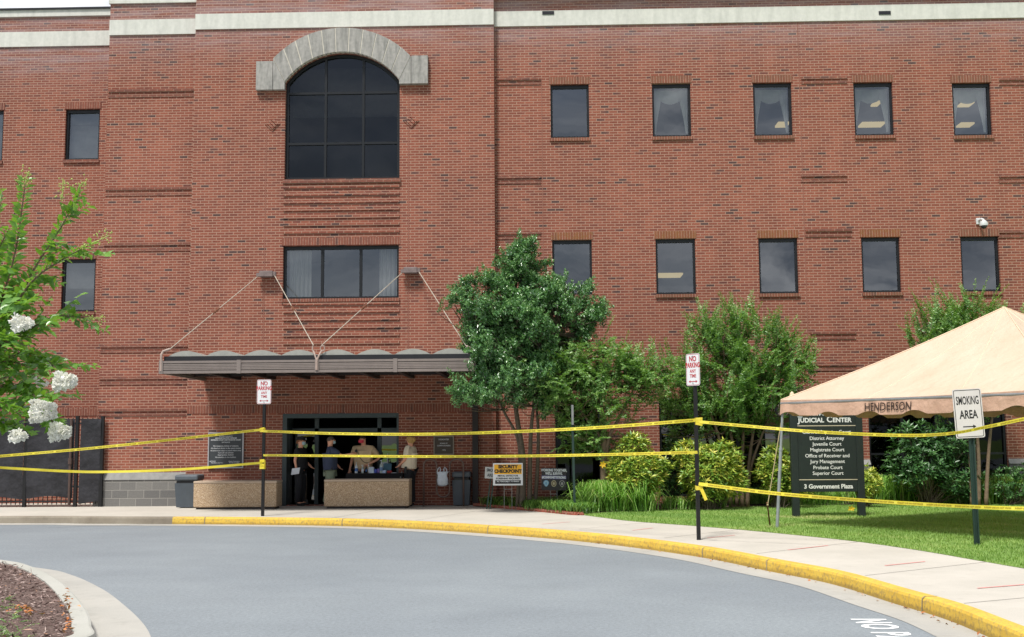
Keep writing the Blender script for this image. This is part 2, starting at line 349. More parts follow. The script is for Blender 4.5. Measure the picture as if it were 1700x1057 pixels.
def catmull(pts, sub=8):
    pts = [Vector(p) for p in pts]; P = [2 * pts[0] - pts[1]] + pts + [2 * pts[-1] - pts[-2]]; out = []
    for i in range(1, len(P) - 2):
        for k in range(sub):
            t = k / sub; a, b, c, d = P[i - 1:i + 3]
            out.append(.5 * ((2 * b) + (c - a) * t + (2 * a - 5 * b + 4 * c - d) * t * t + (3 * b - a - 3 * c + d) * t ** 3))
    return out + [pts[-1]]
# ================================================================= BUILDING
BLD = thing('courthouse_building', 'three storey red brick courthouse with pale stone band and arched window over the entrance', 'building', (0, 0, 0))
YA, YB, YC, YD = 1.6, 0.0, -0.2, 0.0
XAB = atY(171, 420, YB).x; XBC = atY(319, 300, YC).x; XCD = atY(821, 300, YC).x
XL, XR = -24.0, 24.0
ZTOP_A = atY(89, 17, YA).z; ZTOP = 13.35
def rectpx(l, r, t, b, Y):
    cx, cy = (l + r) / 2, (t + b) / 2
    return atY(l, cy, Y).x, atY(r, cy, Y).x, atY(cx, b, Y).z, atY(cx, t, Y).z
def wall(Y, x0, x1, z0, z1, holes, depth=.16, mat=M_BRICK):
    outer = [(x0, z0), (x1, z0), (x1, z1), (x0, z1)]
    polys = [[Vector((x, z, 0)) for x, z in outer]] + [[Vector((x, z, 0)) for x, z in h] for h in holes]
    tr = geometry.tessellate_polygon(polys); flat = [p for pl in polys for p in pl]
    m = MB(); m.add([Vector((p.x, Y, p.y)) for p in flat], [tuple(t) for t in tr])
    for h in holes:
        n = len(h)
        for i in range(n):
            a, b = h[i], h[(i + 1) % n]
            m.quad((a[0], Y, a[1]), (b[0], Y, b[1]), (b[0], Y + depth, b[1]), (a[0], Y + depth, a[1]))
    return m
def rh(r): x0, x1, z0, z1 = r; return [(x0, z0), (x1, z0), (x1, z1), (x0, z1)]
# ---- openings
row1 = [(914, 978, 139, 228), (1083, 1147, 137.5, 226), (1251, 1315, 137, 225), (1418, 1483, 137, 225), (1582, 1646, 139, 226)]
row2 = [(917, 983, 398, 489), (1089, 1155, 396, 488), (1260, 1325, 395, 487), (1431, 1495, 394, 485), (1596, 1660, 393, 484)]
R1 = [rectpx(*w, YD) for w in row1]; R2 = [rectpx(*w, YD) for w in row2]
# the storey lines are level: share one sill and head height per row
def level(RS):
    z0 = sum(r[2] for r in RS) / len(RS); z1 = sum(r[3] for r in RS) / len(RS)
    return [(r[0], r[1], r[2] * .75 + z0 * .25, r[3] * .75 + z1 * .25) for r in RS]
R1 = level(R1); R2 = level(R2)
dx = (R1[4][0] - R1[0][0]) / 4
for k in range(1, 4):   # windows beyond the right edge of the frame
    R1.append(tuple([R1[4][0] + dx * k, R1[4][1] + dx * k, R1[4][2], R1[4][3]])); R2.append(tuple([R2[4][0] + dx * k, R2[4][1] + dx * k, R2[4][2], R2[4][3]]))
G = []
for l, r in ((922, 998), (1095, 1424), (1443, 1672)):
    a, b, _, _ = rectpx(l, r, 700, 760, YD); G.append((a, b, .16, 2.55))
LA = [rectpx(108, 165, 181, 265, YA), rectpx(102, 158, 430, 517, YA), rectpx(-52, 5, 183, 267, YA), rectpx(-64, -8, 432, 519, YA)]
xs0, xs1 = atY(473, 220, YC).x, atY(663.5, 220, YC).x
zb = atY(568, 297, YC).z; zs = atY(568, 136, YC).z; za = atY(569, 88, YC).z
hw = (xs1 - xs0) / 2; rise = za - zs; rad = (hw * hw + rise * rise) / (2 * rise); xc = (xs0 + xs1) / 2; zc = za - rad
a0 = math.asin(hw / rad)
arc = [(xc + rad * math.sin(a), zc + rad * math.cos(a)) for a in np.linspace(a0, -a0, 25)]
ARCH = [(xs0, zb), (xs1, zb)] + arc
LOW = rectpx(469.5, 662, 407, 495, YC); DOOR = rectpx(469, 662, 686, 760, YC); DOOR = (DOOR[0], DOOR[1], .02, DOOR[3])
wall(YA, XL, XAB, -.2, ZTOP_A - .18, [rh(r) for r in LA]).build('wall', M_BRICK, BLD, recalc=False)
mB = wall(YB, XAB, XBC, -.2, ZTOP, []); mB.quad((XAB, YB, -.2), (XAB, YA + .1, -.2), (XAB, YA + .1, ZTOP), (XAB, YB, ZTOP)); mB.build('wall', M_BRICK, BLD, recalc=False)
mC = wall(YC, XBC, XCD, -.2, ZTOP, [ARCH, rh(LOW), rh(DOOR)], .2)
for X in (XBC, XCD): mC.quad((X, YC, -.2), (X, YB, -.2), (X, YB, ZTOP), (X, YC, ZTOP))
mC.build('wall', M_BRICK, BLD, recalc=False)
wall(YD, XCD, XR, -.2, ZTOP, [rh(r) for r in R1 + R2 + G]).build('wall', M_BRICK, BLD, recalc=False)
m = MB(); m.box(XL, XAB, YA + .05, 22, ZTOP_A - .5, ZTOP_A - .3); m.box(XAB, XR, .05, 22, ZTOP - .5, ZTOP - .3); m.build('roof', M_INT, BLD)
m = MB(); m.box(XL, XL + .2, YA, 22, -.2, ZTOP_A - .2); m.box(XR - .2, XR, .01, 22, -.2, ZTOP - .01); m.box(XL, XR, 22, 22.2, -.2, ZTOP_A - .2); m.box(XAB - .01, XAB + .19, YA + .1, 22, ZTOP_A - .3, ZTOP); m.build('side_wall', M_BRICK, BLD)
# ---- stone bands and coping
def band(x0, x1, Y, zt, zb_, pr=.035, name='stone_band'):
    MB().box(x0, x1, Y - pr, Y + .02, zb_, zt).build(name, M_STONE, BLD)
band(XL, XAB - .002, YA, atY(89, 52.5, YA).z, atY(89, 77, YA).z)
band(XAB, XBC - .002, YB, atY(252, 32.5, YB).z, atY(252, 57.5, YB).z)
band(XBC, XCD, YC, atY(573, 19.5, YC).z, atY(573, 45, YC).z)
zDt, zDb = atY(1260, 12, YD).z, atY(1260, 37, YD).z
band(XCD + .002, XR, YD, zDt, zDb)
m = MB()
for px in (910, 1468):
    x = atY(px, 22, YD).x; z = atY(px, 22, YD).z; m.box(x - .15, x + .15, YD - .05, YD, z - .045, z + .045)
m.split('scupper', M_CANBLK, BLD)
MB().box(XL, XAB - .002, YA - .05, YA + .3, ZTOP_A - .18, ZTOP_A).build('parapet_coping', M_STONE, BLD)
MB().box(XL, XAB - .002, YA - .09, YA + .34, ZTOP_A, ZTOP_A + .05).build('coping_flashing', M_CANBLK, BLD)
zcB = atY(252, 5.5, YB).z
MB().box(XAB - .03, XBC - .004, YB - .05, YB + .3, zcB, zcB + .25).build('parapet_coping', M_STONE, BLD)
zcC = atY(573, -11, YC).z
MB().box(XBC - .03, XR, YC - .05, YB + .3, zcC, zcC + .25).build('parapet_coping', M_STONE, BLD)
# ---- corbelled ledges
def ledge(px0, px1, py, Y, mat=M_LEDGE, h=.062, pr=.035, name='brick_ledge'):
    x0, x1 = atY(px0, py, Y).x, atY(px1, py, Y).x; z = atY((px0 + px1) / 2, py, Y).z
    return (x0, x1, Y - pr, Y + .01, z - h / 2, z + h / 2)
m = MB()
for ys in ((150, 159), (313, 322.5), (405, 415), (574, 583), (627, 636), (680, 688)):
    for j, y in enumerate(ys):
        b = ledge(180, 318, y, YB, pr=.03 if j == 0 else .018); m.box(XAB + .015, XBC - .015, *b[2:])
m.split('brick_ledge', M_LEDGE, BLD)
for l, r, yy in ((824, 898, ((131, 139), (294, 303), (387, 395))), (1330, 1406, ((129, 136.5), (291, 300))), (1337, 1414, ((382, 391),)), (1345, 1421, ((552, 561), (605, 613))), (1658, 1740, ((131, 139), (292, 301), (384, 392)))):
    m = MB()
    for ys in yy:
        for j, y in enumerate(ys): m.box(*ledge(l, r, y, YD, pr=.03 if j == 0 else .018))
    m.split('brick_ledge', M_LEDGE, BLD)
m = MB()
for y in (312, 324.5, 337, 349.5, 362, 374.5, 387, 506, 519, 532, 545, 558, 571):
    m.box(*ledge(470.5, 663, y - 2.5, YC, pr=.03, h=.066))
m.split('brick_ledge', M_BRICK, BLD)
m = MB()
for px, y0, y1, Y in ((445, 60, 610, YC), (679, 60, 610, YC), (1323, 15, 690, YD), (899, 130, 690, YD)):
    a = atY(px, y1, Y); b = atY(px, y0, Y); m.box(b.x - .008, b.x + .008, Y - .004, Y, a.z, min(b.z, zDb - .01))
m.split('expansion_joint', simple('mortar_joint', S(142, 96, 82), .9), BLD)
x0, x1, zz0, zz1 = rectpx(315, 821, 672.5, 686, YC)
MB().box(XBC + .004, XCD - .004, YC - .012, YC + .01, atY(568, 686, YC).z + .02, atY(568, 671, YC).z).build('soldier_course', M_SOLD, BLD)
x0, x1, zz0, zz1 = rectpx(88, 160, 676, 690, YA)
MB().box(XL, XAB - .01, YA - .012, YA + .01, zz0, zz1).build('soldier_course', M_SOLD, BLD)
# ---- diamonds
for px, py in ((452.5, 205), (683, 200)):
    c = atY(px, py, YC); m = MB(); r = .2
    m.prism([(c.x - r, YC - .018, c.z), (c.x, YC - .018, c.z - r), (c.x + r, YC - .018, c.z), (c.x, YC - .018, c.z + r)], (0, .03, 0))
    o = m.build('brick_diamond', M_BRICK, BLD)
    m = MB(); r2 = .125; s = .03
    M = Matrix.Translation((c.x, YC - .022, c.z)) @ Matrix.Rotation(R(45), 4, 'Y')
    for k in (-1, 0, 1): m.box(-.11, .11, -.015, .01, k * .072 - .028, k * .072 + .028, M)
    m.build('diamond_inset', M_BRICK, o)
# ---- stone arch
zoc = atY(573, 48.5, YC).z
oc_r = (116 ** 2 + 50 ** 2) / 100.0 / 67.4; ozc = zoc - oc_r
m = MB(); m2 = MB(); PR = .13
xm = (atY(455, 130, YC).x + atY(683, 125, YC).x) / 2
hwo = (atY(683, 125, YC).x - atY(455, 130, YC).x) / 2
def outer(a):   # point on outer arc from common ray angle
    ao = a / a0 * math.asin(hwo / oc_r); return (xm + oc_r * math.sin(ao), ozc + oc_r * math.cos(ao))
def inner(a): return (xc + rad * math.sin(a), zc + rad * math.cos(a))
NV = 11; g = .0075
for k in range(NV):
    aa = [-a0 + (2 * a0) * (k + t) / NV for t in (0, .33, .66, 1)]
    aa[0] += g; aa[-1] -= g
    poly = [inner(a) for a in aa] + [outer(a) for a in aa[::-1]]
    m.prism([(x, YC - PR, z) for x, z in poly], (0, PR + .02, 0))
aa = np.linspace(-a0, a0, 30)
m2.prism([(x, YC - PR + .012, z) for x, z in [inner(a) for a in aa] + [outer(a) for a in aa[::-1]]], (0, PR, 0))
for px0, px1, y0, y1, sgn in ((427, 455, 104, 151, -1), (683, 711, 94.5, 140.5, 1)):
    X0, X1, Z0, Z1 = rectpx(px0, px1, y0, y1, YC)
    xi, zi = inner(a0 * sgn); xo, zo = outer(a0 * sgn)
    if sgn < 0: m.box(X0, xo - .012, YC - PR, YC, Z0, Z1); m.prism([(xo, YC - PR, Z0), (xi, YC - PR, Z0), (xi, YC - PR, zi - .01), (xo, YC - PR, zo - .01)], (0, PR, 0))
    else: m.box(xo + .012, X1, YC - PR, YC, Z0, Z1); m.prism([(xi, YC - PR, Z0), (xo, YC - PR, Z0), (xo, YC - PR, zo - .01), (xi, YC - PR, zi - .01)], (0, PR, 0))
ar = m.build('stone_arch', M_ARCH, BLD); m2.build('mortar_joint', simple('pale_joint_mortar', S(206, 200, 188), .9), ar)
# ---- windows
def window(r, Y, cols=1, rows=(), glass=M_GLASS, fr=.055, sill=M_MOSSD, lint=M_MOSSD, dep=.07, ov=.0, sillw=.0):
    x0, x1, z0, z1 = r; m = MB(); yf = Y + dep
    m.box(x0, x0 + fr, yf, yf + .09, z0, z1); m.box(x1 - fr, x1, yf, yf + .09, z0, z1)
    m.box(x0 + fr, x1 - fr, yf, yf + .09, z1 - fr * 1.5, z1); m.box(x0 + fr, x1 - fr, yf, yf + .09, z0, z0 + fr)
    for k in range(1, cols):
        x = x0 + (x1 - x0) * k / cols; m.box(x - fr * .6, x + fr * .6, yf + .004, yf + .086, z0 + fr, z1 - fr * 1.5)
    for t in rows: z = z0 + (z1 - z0) * t; m.box(x0 + fr, x1 - fr, yf + .008, yf + .082, z - fr * .45, z + fr * .45)
    w = m.build('window', M_FRAME, BLD)
    q_ = [random.uniform(-.012, .012) for _ in range(3)]
    MB().quad((x0 + .01, yf + .05 + q_[0], z0 + .01), (x1 - .01, yf + .05 + q_[1], z0 + .01), (x1 - .01, yf + .05 + q_[1] + q_[2], z1 - .01), (x0 + .01, yf + .05 + q_[0] + q_[2], z1 - .01)).build('pane', glass, w, recalc=False)
    if sill: MB().box(x0 - .02, x1 + .02, Y - .045, Y + dep - .002, z0 - .085, z0 - .003).build('sill', sill, w)
    if lint: MB().box(x0 - .03, x1 + .03, Y - .012, Y + .01, z1 + .01, z1 + .2).build('lintel', lint, w)
    return w
def swag(w, r, Y, full=True):
    x0, x1, z0, z1 = r; W = x1 - x0; Hh = z1 - z0; y = Y + .3; m = MB(); n = 24; vs = []; fs = []
    for i in range(n + 1):   # swag valance: drooping scallop with folds
        t = i / n; sag = .10 + .17 * (1 - (2 * t - 1) ** 2) + .10 * (abs(2 * t - 1) ** 8)
        for j in range(5):
            vs.append((x0 + .08 + (W - .16) * t, y + .02 * math.sin(j * 1.6 + t * 3), z1 - .08 - Hh * sag * j / 4))
    for i in range(n):
        for j in range(4): a = i * 5 + j; fs.append((a, a + 1, a + 6, a + 5))
    m.add(vs, fs)
    for s in (-1, 1):       # tapered side drapes
        vs = []; fs = []; xe = x0 + .06 if s < 0 else x1 - .06
        for i in range(9):
            t = i / 8; wd_ = .20 * (1 - t) ** 1.3 + .05
            for j in range(5): vs.append((xe - s * wd_ * j / 4, y - .03 + .018 * math.sin(j * 2.2), z1 - .1 - (Hh - .25) * t))
        for i in range(8):
            for j in range(4): a = i * 5 + j; fs.append((a, a + 1, a + 6, a + 5))
        m.add(vs, fs)
    m.build('curtain', M_CURT, w, smooth=True)
for i, r in enumerate(R1):
    w = window(r, YD)
    if i in (1, 2, 3, 4): swag(w, r, YD)
for i, r in enumerate(R2): window(r, YD, lint=M_MOSSO if i < 4 else M_MOSSD)
for i, r in enumerate(LA):
    w = window(r, YA, glass=M_GLASS, lint=M_SOLD, sill=M_LEDGE)
    x0, x1, z0, z1 = r
    if i in (0, 2): MB().box(x0 + .08, x1 - .08, YA + .25, YA + .27, z0, z1).build('blind_or_reflection', simple('grey_blind', S(132, 134, 130), .9), w)
    else: MB().box(x0 + .08, x1 - .08, YA + .25, YA + .27, z0 + (z1 - z0) * .46, z1).build('blind_or_reflection', simple('grey_blind', S(132, 134, 130), .9), w)
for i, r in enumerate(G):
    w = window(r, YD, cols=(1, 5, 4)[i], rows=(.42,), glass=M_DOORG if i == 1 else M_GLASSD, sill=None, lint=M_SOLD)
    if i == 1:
        a = atY(1271, 720, YD + .3).x; b = atY(1316, 720, YD + .3).x; MB().box(a, b, YD + .3, YD + .33, atY(1290, 744, YD + .3).z, 2.4).build('blind_or_reflection', simple('tan_tent_reflection', S(240, 190, 152), .9), w)  # tan panel put in for the tent's reflection on the glass
w = window(LOW, YC, cols=3, sill=M_SOLD, lint=M_SOLD, dep=.1)
x0, x1, z0, z1 = LOW
def drape(m, xa, xb, y, z0, z1, amp=.035, per=.11):
    n = int((xb - xa) / .012); vs = []; fs = []
    for i in range(n + 1):
        x = xa + (xb - xa) * i / n; yy = y + amp * math.sin(x * 2 * math.pi / per)
        vs += [(x, yy, z0), (x, yy, z1)]
    for i in range(n): a = 2 * i; fs.append((a, a + 2, a + 3, a + 1))
    m.add(vs, fs)
m = MB(); drape(m, atY(478, 450, YC + .3).x, atY(517, 450, YC + .3).x, YC + .35, z0, z1); drape(m, atY(629, 450, YC + .3).x, atY(658, 450, YC + .3).x, YC + .35, z0, z1); m.build('curtain', simple('white_curtain', S(226, 224, 216), .9, 0, .05), w)
# arched window: frame follows the arch
m = MB(); yf = YC + .1; fr = .075
ins = [(xs0 + fr, zb + fr), (xs1 - fr, zb + fr)] + [(xc + (rad - fr) * math.sin(a), zc + (rad - fr) * math.cos(a)) for a in np.linspace(math.asin((hw - fr) / (rad - fr)), -math.asin((hw - fr) / (rad - fr)), 25)]
n = len(ARCH)
for i in range(n):
    a, b, c, d = ARCH[i], ARCH[(i + 1) % n], ins[(i + 1) % n], ins[i]
    m.prism([(p[0], yf, p[1]) for p in (a, b, c, d)], (0, .09, 0))
def arcz(x): return zc + math.sqrt(max(0, (rad - fr) ** 2 - (x - xc) ** 2))
for px in (539, 602):
    x = atY(px, 220, YC).x; m.box(x - .03, x + .03, yf + .004, yf + .086, zb + fr, arcz(x))
for py in (152, 236):
    z = atY(568, py, YC).z; m.box(xs0 + fr, xs1 - fr, yf + .008, yf + .082, z - .03, z + .03)
w = m.build('window', M_FRAME, BLD)
MB().add([Vector((x, yf + .05, z)) for x, z in ARCH], [tuple(t) for t in geometry.tessellate_polygon([[Vector((x, z, 0)) for x, z in ARCH]])]).build('pane', glass_mat('arch_window_glass', (.26, .27, .29, 1), .035, .3), w, recalc=False)
MB().box(xs0 - .03, xs1 + .03, YC - .06, yf - .002, zb - .1, zb - .003).build('sill', M_LEDGE, w)
MB().box(xs0, xs1, YC + .9, YC + .94, atY(568, 178, YC).z, zc + rad - .1).build('soffit', simple('stair_soffit', S(150, 152, 148), .9), w)
# ---- interior floors, ceilings and lamps
m = MB()
zc2, zc1 = 11.0, 6.9
for x0, x1, z0, z1, ya, yb in ((XCD + .1, XR - .3, 8.1, zc2, YD + .17, 9.5), (XCD + .1, XR - .3, 3.9, zc1, YD + .17, 9.5), (XCD + .1, XR - .3, .0, 2.9, YD + .17, 6), (XL + .3, XAB - .1, 7.6, 10.2, YA + .17, 7), (XL + .3, XAB - .1, 3.2, 6.2, YA + .17, 7),
                               (XBC + .1, XCD - .1, 7.5, 12, YC + .22, 5), (XBC + .1, XCD - .1, 4.0, 7.0, YC + .22, 6), (XBC + .1, XCD - .1, 0, 3.2, YC + .9, 7)):
    m.quad((x0, yb, z0), (x1, yb, z0), (x1, yb, z1), (x0, yb, z1)); m.quad((x0, ya, z0), (x1, ya, z0), (x1, yb, z0), (x0, yb, z0)); m.quad((x0, ya, z1), (x1, ya, z1), (x1, yb, z1), (x0, yb, z1))
    m.quad((x0, ya, z0), (x0, yb, z0), (x0, yb, z1), (x0, ya, z1)); m.quad((x1, ya, z0), (x1, yb, z0), (x1, yb, z1), (x1, ya, z1))
for X in [(R1[i][1] + R1[i + 1][0]) / 2 for i in range(4)]: m.box(X - .06, X + .06, YD + .17, 2.2, 8.1, zc2); m.box(X - .06, X + .06, YD + .17, 5, 3.9, zc1)
m.build('interior', M_INT, BLD)
for (l, r, t, b, zc_) in ((1287, 1311, 202, 209, zc2), (1425, 1470, 202, 209, zc2), (1446, 1464, 167, 174, zc2), (1588, 1618, 203, 209, zc2), (1590, 1618, 168, 175, zc2), (1088, 1134, 453, 459, zc1), (1254, 1261, 165, 174, zc2)):
    a, b_ = atZ(l, b, zc_ - .02), atZ(r, t, zc_ - .02)
    MB().box(a.x, b_.x, min(a.y, b_.y), max(a.y, b_.y) + .05, zc_ - .06, zc_ - .01).build('ceiling_lamp', M_LAMP, BLD)
# ---- entrance doors
x0, x1, z0, z1 = DOOR
m = MB(); f = .11
m.box(x0, x0 + f, YC - .01, YC + .25, 0, z1); m.box(x1 - f * .5, x1, YC + .02, YC + .25, 0, z1); m.box(x0 + f, x1 - f * .5, YC - .008, YC + .25, z1 - f, z1)
xa, xb = atY(526, 760, YC + .6).x, atY(630, 760, YC + .6).x
for x in (xa, xb): m.box(x - .05, x + .05, YC + .55, YC + .65, 0, z1 - f)
m.box(x0 + f, x1 - .06, YC + .55, YC + .65, z1 - f - .35, z1 - f - .25)
m.box(x0 + .01, x0 + .06, YC + .25, YC + .95, 0, z1); m.box(x1 - .06, x1 - .01, YC + .25, YC + .95, 0, z1); m.box(x0, x1, YC + .25, YC + .95, z1 - .08, z1 - .02)
d = m.build('entrance_doorway', M_DFRAME, BLD)
for a, b in ((x0 + .06, xa - .05), (xb + .05, x1 - .06)):
    MB().quad((a, YC + .6, 0.02), (b, YC + .6, 0.02), (b, YC + .6, z1 - f - .35), (a, YC + .6, z1 - f - .35)).build('pane', M_DOORG, d, recalc=False)
m = MB()
for a in (x0 + .25, xb + .2): m.box(a, a + .03, YC + .52, YC + .55, .9, 1.25)
m.split('door_handle', M_GALV, d)
# ---- base of split-face block
zcap = 1.6 - (762 - 724) / 67.0
MB().box(XAB - .04, XBC - .002, YB - .07, YB, -.05, atY(245, 796, YB).z).build('block_base', M_BLOCK, BLD)
zt = atY(245, 784, YB).z; zl = atY(245, 796, YB).z
MB().prism([(XAB - .05, YB - .09, zl), (XAB - .05, YB, zl), (XAB - .05, YB, zt)], (XBC - XAB + .045, 0, 0)).build('base_cap', M_CAP, BLD)
segs = [(G[1][1], G[2][0]), (G[2][1], XR)]
m = MB(); m2 = MB()
for a, b in segs: m.box(a + .004, b - .002, YD - .07, YD, -.05, zcap - .12); m2.prism([(a + .004, YD - .09, zcap - .12), (a + .004, YD, zcap - .12), (a + .004, YD, zcap)], (b - a - .006, 0, 0))
m.split('block_base', M_BLOCK, BLD); m2.split('base_cap', M_CAP, BLD)
m = MB(); a = atY(789, 740, YC - .1)
m.box(a.x - .07, a.x + .07, YC - .14, YC - .02, 0, 3.1); m.build('downpipe', M_CAND, BLD)

# ================================================================= CANOPY
YF = -3.45
cxl, cxr = atY(268, 610, YF).x, atY(787, 600, YF).x; czb = atY(527, 618, YF).z; czt = atY(527, 597, YF).z
czk = atY(527, 589, YF).z
CAN = thing('entrance_canopy', 'brown metal entrance canopy with rounded skylights, hung from rods on the brick wall', 'canopy', ((cxl + cxr) / 2, YC, 0))
def fascia(m, a, b, n):   # ribbed fascia between two ground points
    a = Vector(a); b = Vector(b); d = (b - a); Lh = d.length; d.normalize(); nrm = Vector((d.y, -d.x, 0)); H = czt - czb
    m.bar(a + Vector((0, 0, czb + .03)) , b + Vector((0, 0, czb + .03)), .06, .06); m.bar(a + Vector((0, 0, czt - .025)), b + Vector((0, 0, czt - .025)), .07, .05)
    m.add([a + Vector((0, 0, czb)), b + Vector((0, 0, czb)), b + Vector((0, 0, czt)), a + Vector((0, 0, czt))], [(0, 1, 2, 3)])
    for k in range(4):
        z = czb + .075 + (H - .14) * (k + .5) / 4; m.bar(a + nrm * .012 + Vector((0, 0, z)), b + nrm * .012 + Vector((0, 0, z)), .03, .028)
m = MB(); fascia(m, (cxl, YF, 0), (cxr, YF, 0), 4); fascia(m, (cxl, YC, 0), (cxl, YF, 0), 2); fascia(m, (cxr, YF, 0), (cxr, YC, 0), 2)
m.build('fascia', M_CANB, CAN)
m = MB()
for k in range(5):
    x = cxl + (cxr - cxl) * k / 4; m.box(x - .045, x + .045, YF - .045, YF + .03, czb - .008, czt + .012)
m.split('fascia_post', M_CANB, CAN)
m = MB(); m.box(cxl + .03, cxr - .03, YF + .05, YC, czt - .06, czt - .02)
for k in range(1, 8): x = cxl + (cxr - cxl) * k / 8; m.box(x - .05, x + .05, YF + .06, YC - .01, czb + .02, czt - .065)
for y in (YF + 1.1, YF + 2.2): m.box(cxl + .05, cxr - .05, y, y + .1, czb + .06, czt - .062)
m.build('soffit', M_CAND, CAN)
m = MB(); m.box(cxl + .04, cxr - .04, YF + .04, YF + .1, czt - .01, czk); m.box(cxl + .04, cxl + .1, YF + .1, YC, czt - .01, czk); m.box(cxr - .1, cxr - .04, YF + .1, YC, czt - .01, czk); m.build('flashing', M_CANBLK, CAN)
for k in range(8):
    w_ = (cxr - cxl - .2) / 8; x0 = cxl + .1 + w_ * k + .015; x1 = x0 + w_ - .03; m = MB(); vs = []; n = 14; hh = .125
    ys = (YF + .06, YF + .08, YC - .03)
    for y in ys:
        for i in range(n + 1):
            t = i / n; vs.append((x0 + (x1 - x0) * t, y, czk - .004 + hh * (1 - (2 * t - 1) ** 2)))
    fs = [(j * (n + 1) + i, j * (n + 1) + i + 1, (j + 1) * (n + 1) + i + 1, (j + 1) * (n + 1) + i) for j in range(2) for i in range(n)]
    fs.append(tuple(range(n + 1))); m.add(vs, fs); m.build('skylight', M_DOME, CAN)
def rod(a, b):
    a = Vector(a); b = Vector(b); m = MB(); m.tube([a, a.lerp(b, .47)], .0105, 8); m.tube([a.lerp(b, .545), b], .0105, 8); o = m.build('rod', M_ROD, CAN)
    k = MB(); k.tube([a.lerp(b, .47), a.lerp(b, .475), a.lerp(b, .54), a.lerp(b, .545)], [.016, .02, .02, .016], 8); k.tube([a.lerp(b, .49), a.lerp(b, .525)], .028, 6); k.build('turnbuckle', M_RUST, o)
cm = Vector(((cxl + cxr) / 2, YF - .02, 0))
AN = []
for px, py in ((443, 455), (682, 449)):
    c = atY(px, py, YC - .1); m = MB(); m.bbox(c.x - .17, c.x + .17, YC - .22, YC, c.z - .075, c.z + .075, .015); m.box(c.x - .24, c.x - .16, YC - .2, YC - .1, c.z - .06, c.z + .02); m.box(c.x + .16, c.x + .24, YC - .2, YC - .1, c.z - .05, c.z + .05)
    m.build('anchor_bracket', simple('rusty_grey_bracket', S(124, 110, 108), .7, .2, .2), CAN); AN.append(c)
zl = atY(282, 579, YF).z
Lc = Vector((cxl + .17, YF + .03, zl)); Rc = Vector((cxr - .17, YF + .03, zl)); zv = atY(527, 573, YF).z
VL = Vector((cm.x - .09, YF + .02, zv)); VR = Vector((cm.x + .09, YF + .02, zv))
rod(AN[0] + Vector((-.2, -.05, -.05)), Lc); rod(AN[0] + Vector((.2, -.05, -.03)), VL); rod(AN[1] + Vector((-.2, -.05, -.05)), VR); rod(AN[1] + Vector((.2, -.05, -.03)), Rc)
m = MB()
m.tube([(cxl, YF - .03, czb + .05), (cxl, YF - .03, czk + .04), (cxl + .03, YF, czk + .11), Lc], .028, 8); m.tube([(cxr, YF - .03, czb + .05), (cxr, YF - .03, czk + .04), (cxr - .03, YF, czk + .11), Rc], .028, 8)
m.tube([(cm.x, YF - .05, czb + .05), (cm.x, YF - .05, czt)], .03, 8)
for s, V in ((-1, VL), (1, VR)):
    m.tube([(cm.x, YF - .05, czt - .02), (cm.x + s * .05, YF - .03, czk), V + Vector((0, 0, -.12))], .02, 8)
    ring = [V + Vector((s * (.02 + .022 * math.sin(t) ) , 0, -.065 + .06 * math.cos(t))) + Vector((.025 * math.sin(t), 0, 0)) for t in np.linspace(0, 2 * math.pi, 13)]; m.tube(ring, .012, 6)
m.build('rod_bracket', simple('pinkish_primer_steel', S(168, 148, 138), .6), CAN)

# ================================================================= GROUND
def strip(name, left, right, mat, label=None):
    m = MB(); n = len(left); m.add(list(left) + list(right), [(i, i + 1, n + i + 1, n + i) for i in range(n - 1)])
    return struct(m.build(name, mat), label)
g = MB(); g.quad((-400, -400, -.2), (400, -400, -.2), (400, 400, -.2), (-400, 400, -.2)); struct(g.build('ground', M_LAWN), 'surrounding grass ground')
g = MB(); g.quad((-60, -60, -.15), (60, -60, -.15), (60, 4, -.15), (-60, 4, -.15)); struct(g.build('road', M_ASPH), 'smooth blue grey asphalt drive curving past the entrance')
cpx = [(0, 856.5), (150, 857), (292, 857.5), (435, 858.5), (575, 860.5), (700, 865), (820, 872), (940, 880.5), (1050, 891), (1182, 908), (1291, 928), (1400, 948), (1509, 978), (1600, 1003), (1700, 1040)]
cw = [atZ(x, y, 0) for x, y in cpx]
yl = cw[0].y; d = (cw[-1] - cw[-2]).normalized()
cw = [Vector((-40, yl + .3, 0)), Vector((-25, yl + .2, 0))] + cw + [cw[-1] + d * 2, cw[-1] + d * 5 + Vector((.3, 0, 0)), cw[-1] + d * 12 + Vector((1.2, 0, 0))]
cw = catmull(cw, 8)
def offs(pts, o, z):
    out = []
    for i, p in enumerate(pts):
        t = (pts[min(i + 1, len(pts) - 1)] - pts[max(i - 1, 0)]); t.z = 0; t.normalize(); out.append(Vector((p.x + t.y * o, p.y - t.x * o, z)))
    return out
def curb(name, pts, mat, label):
    prof = [(0, -.05), (0, .004), (.12, .006), (.145, -.004), (.158, -.03), (.166, -.155)]
    rows = [offs(pts, o, z) for o, z in prof]; m = MB(); n = len(pts); vs = [p for r_ in rows for p in r_]
    fs = [(j * n + i, j * n + i + 1, (j + 1) * n + i + 1, (j + 1) * n + i) for j in range(len(rows) - 1) for i in range(n - 1)]; m.add(vs, fs)
    return struct(m.build(name, mat, smooth=False), label)
xy = atZ(292, 857.5, 0).x
iy = min(range(len(cw)), key=lambda i: abs(cw[i].x - xy) if cw[i].y > -12 else 99)
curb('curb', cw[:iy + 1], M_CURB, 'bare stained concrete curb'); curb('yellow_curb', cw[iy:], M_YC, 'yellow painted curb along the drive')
strip('gutter', offs(cw, .16, -.144), offs(cw, .6, -.146), M_GUT, 'pale concrete gutter along the yellow curb')
m = MB()
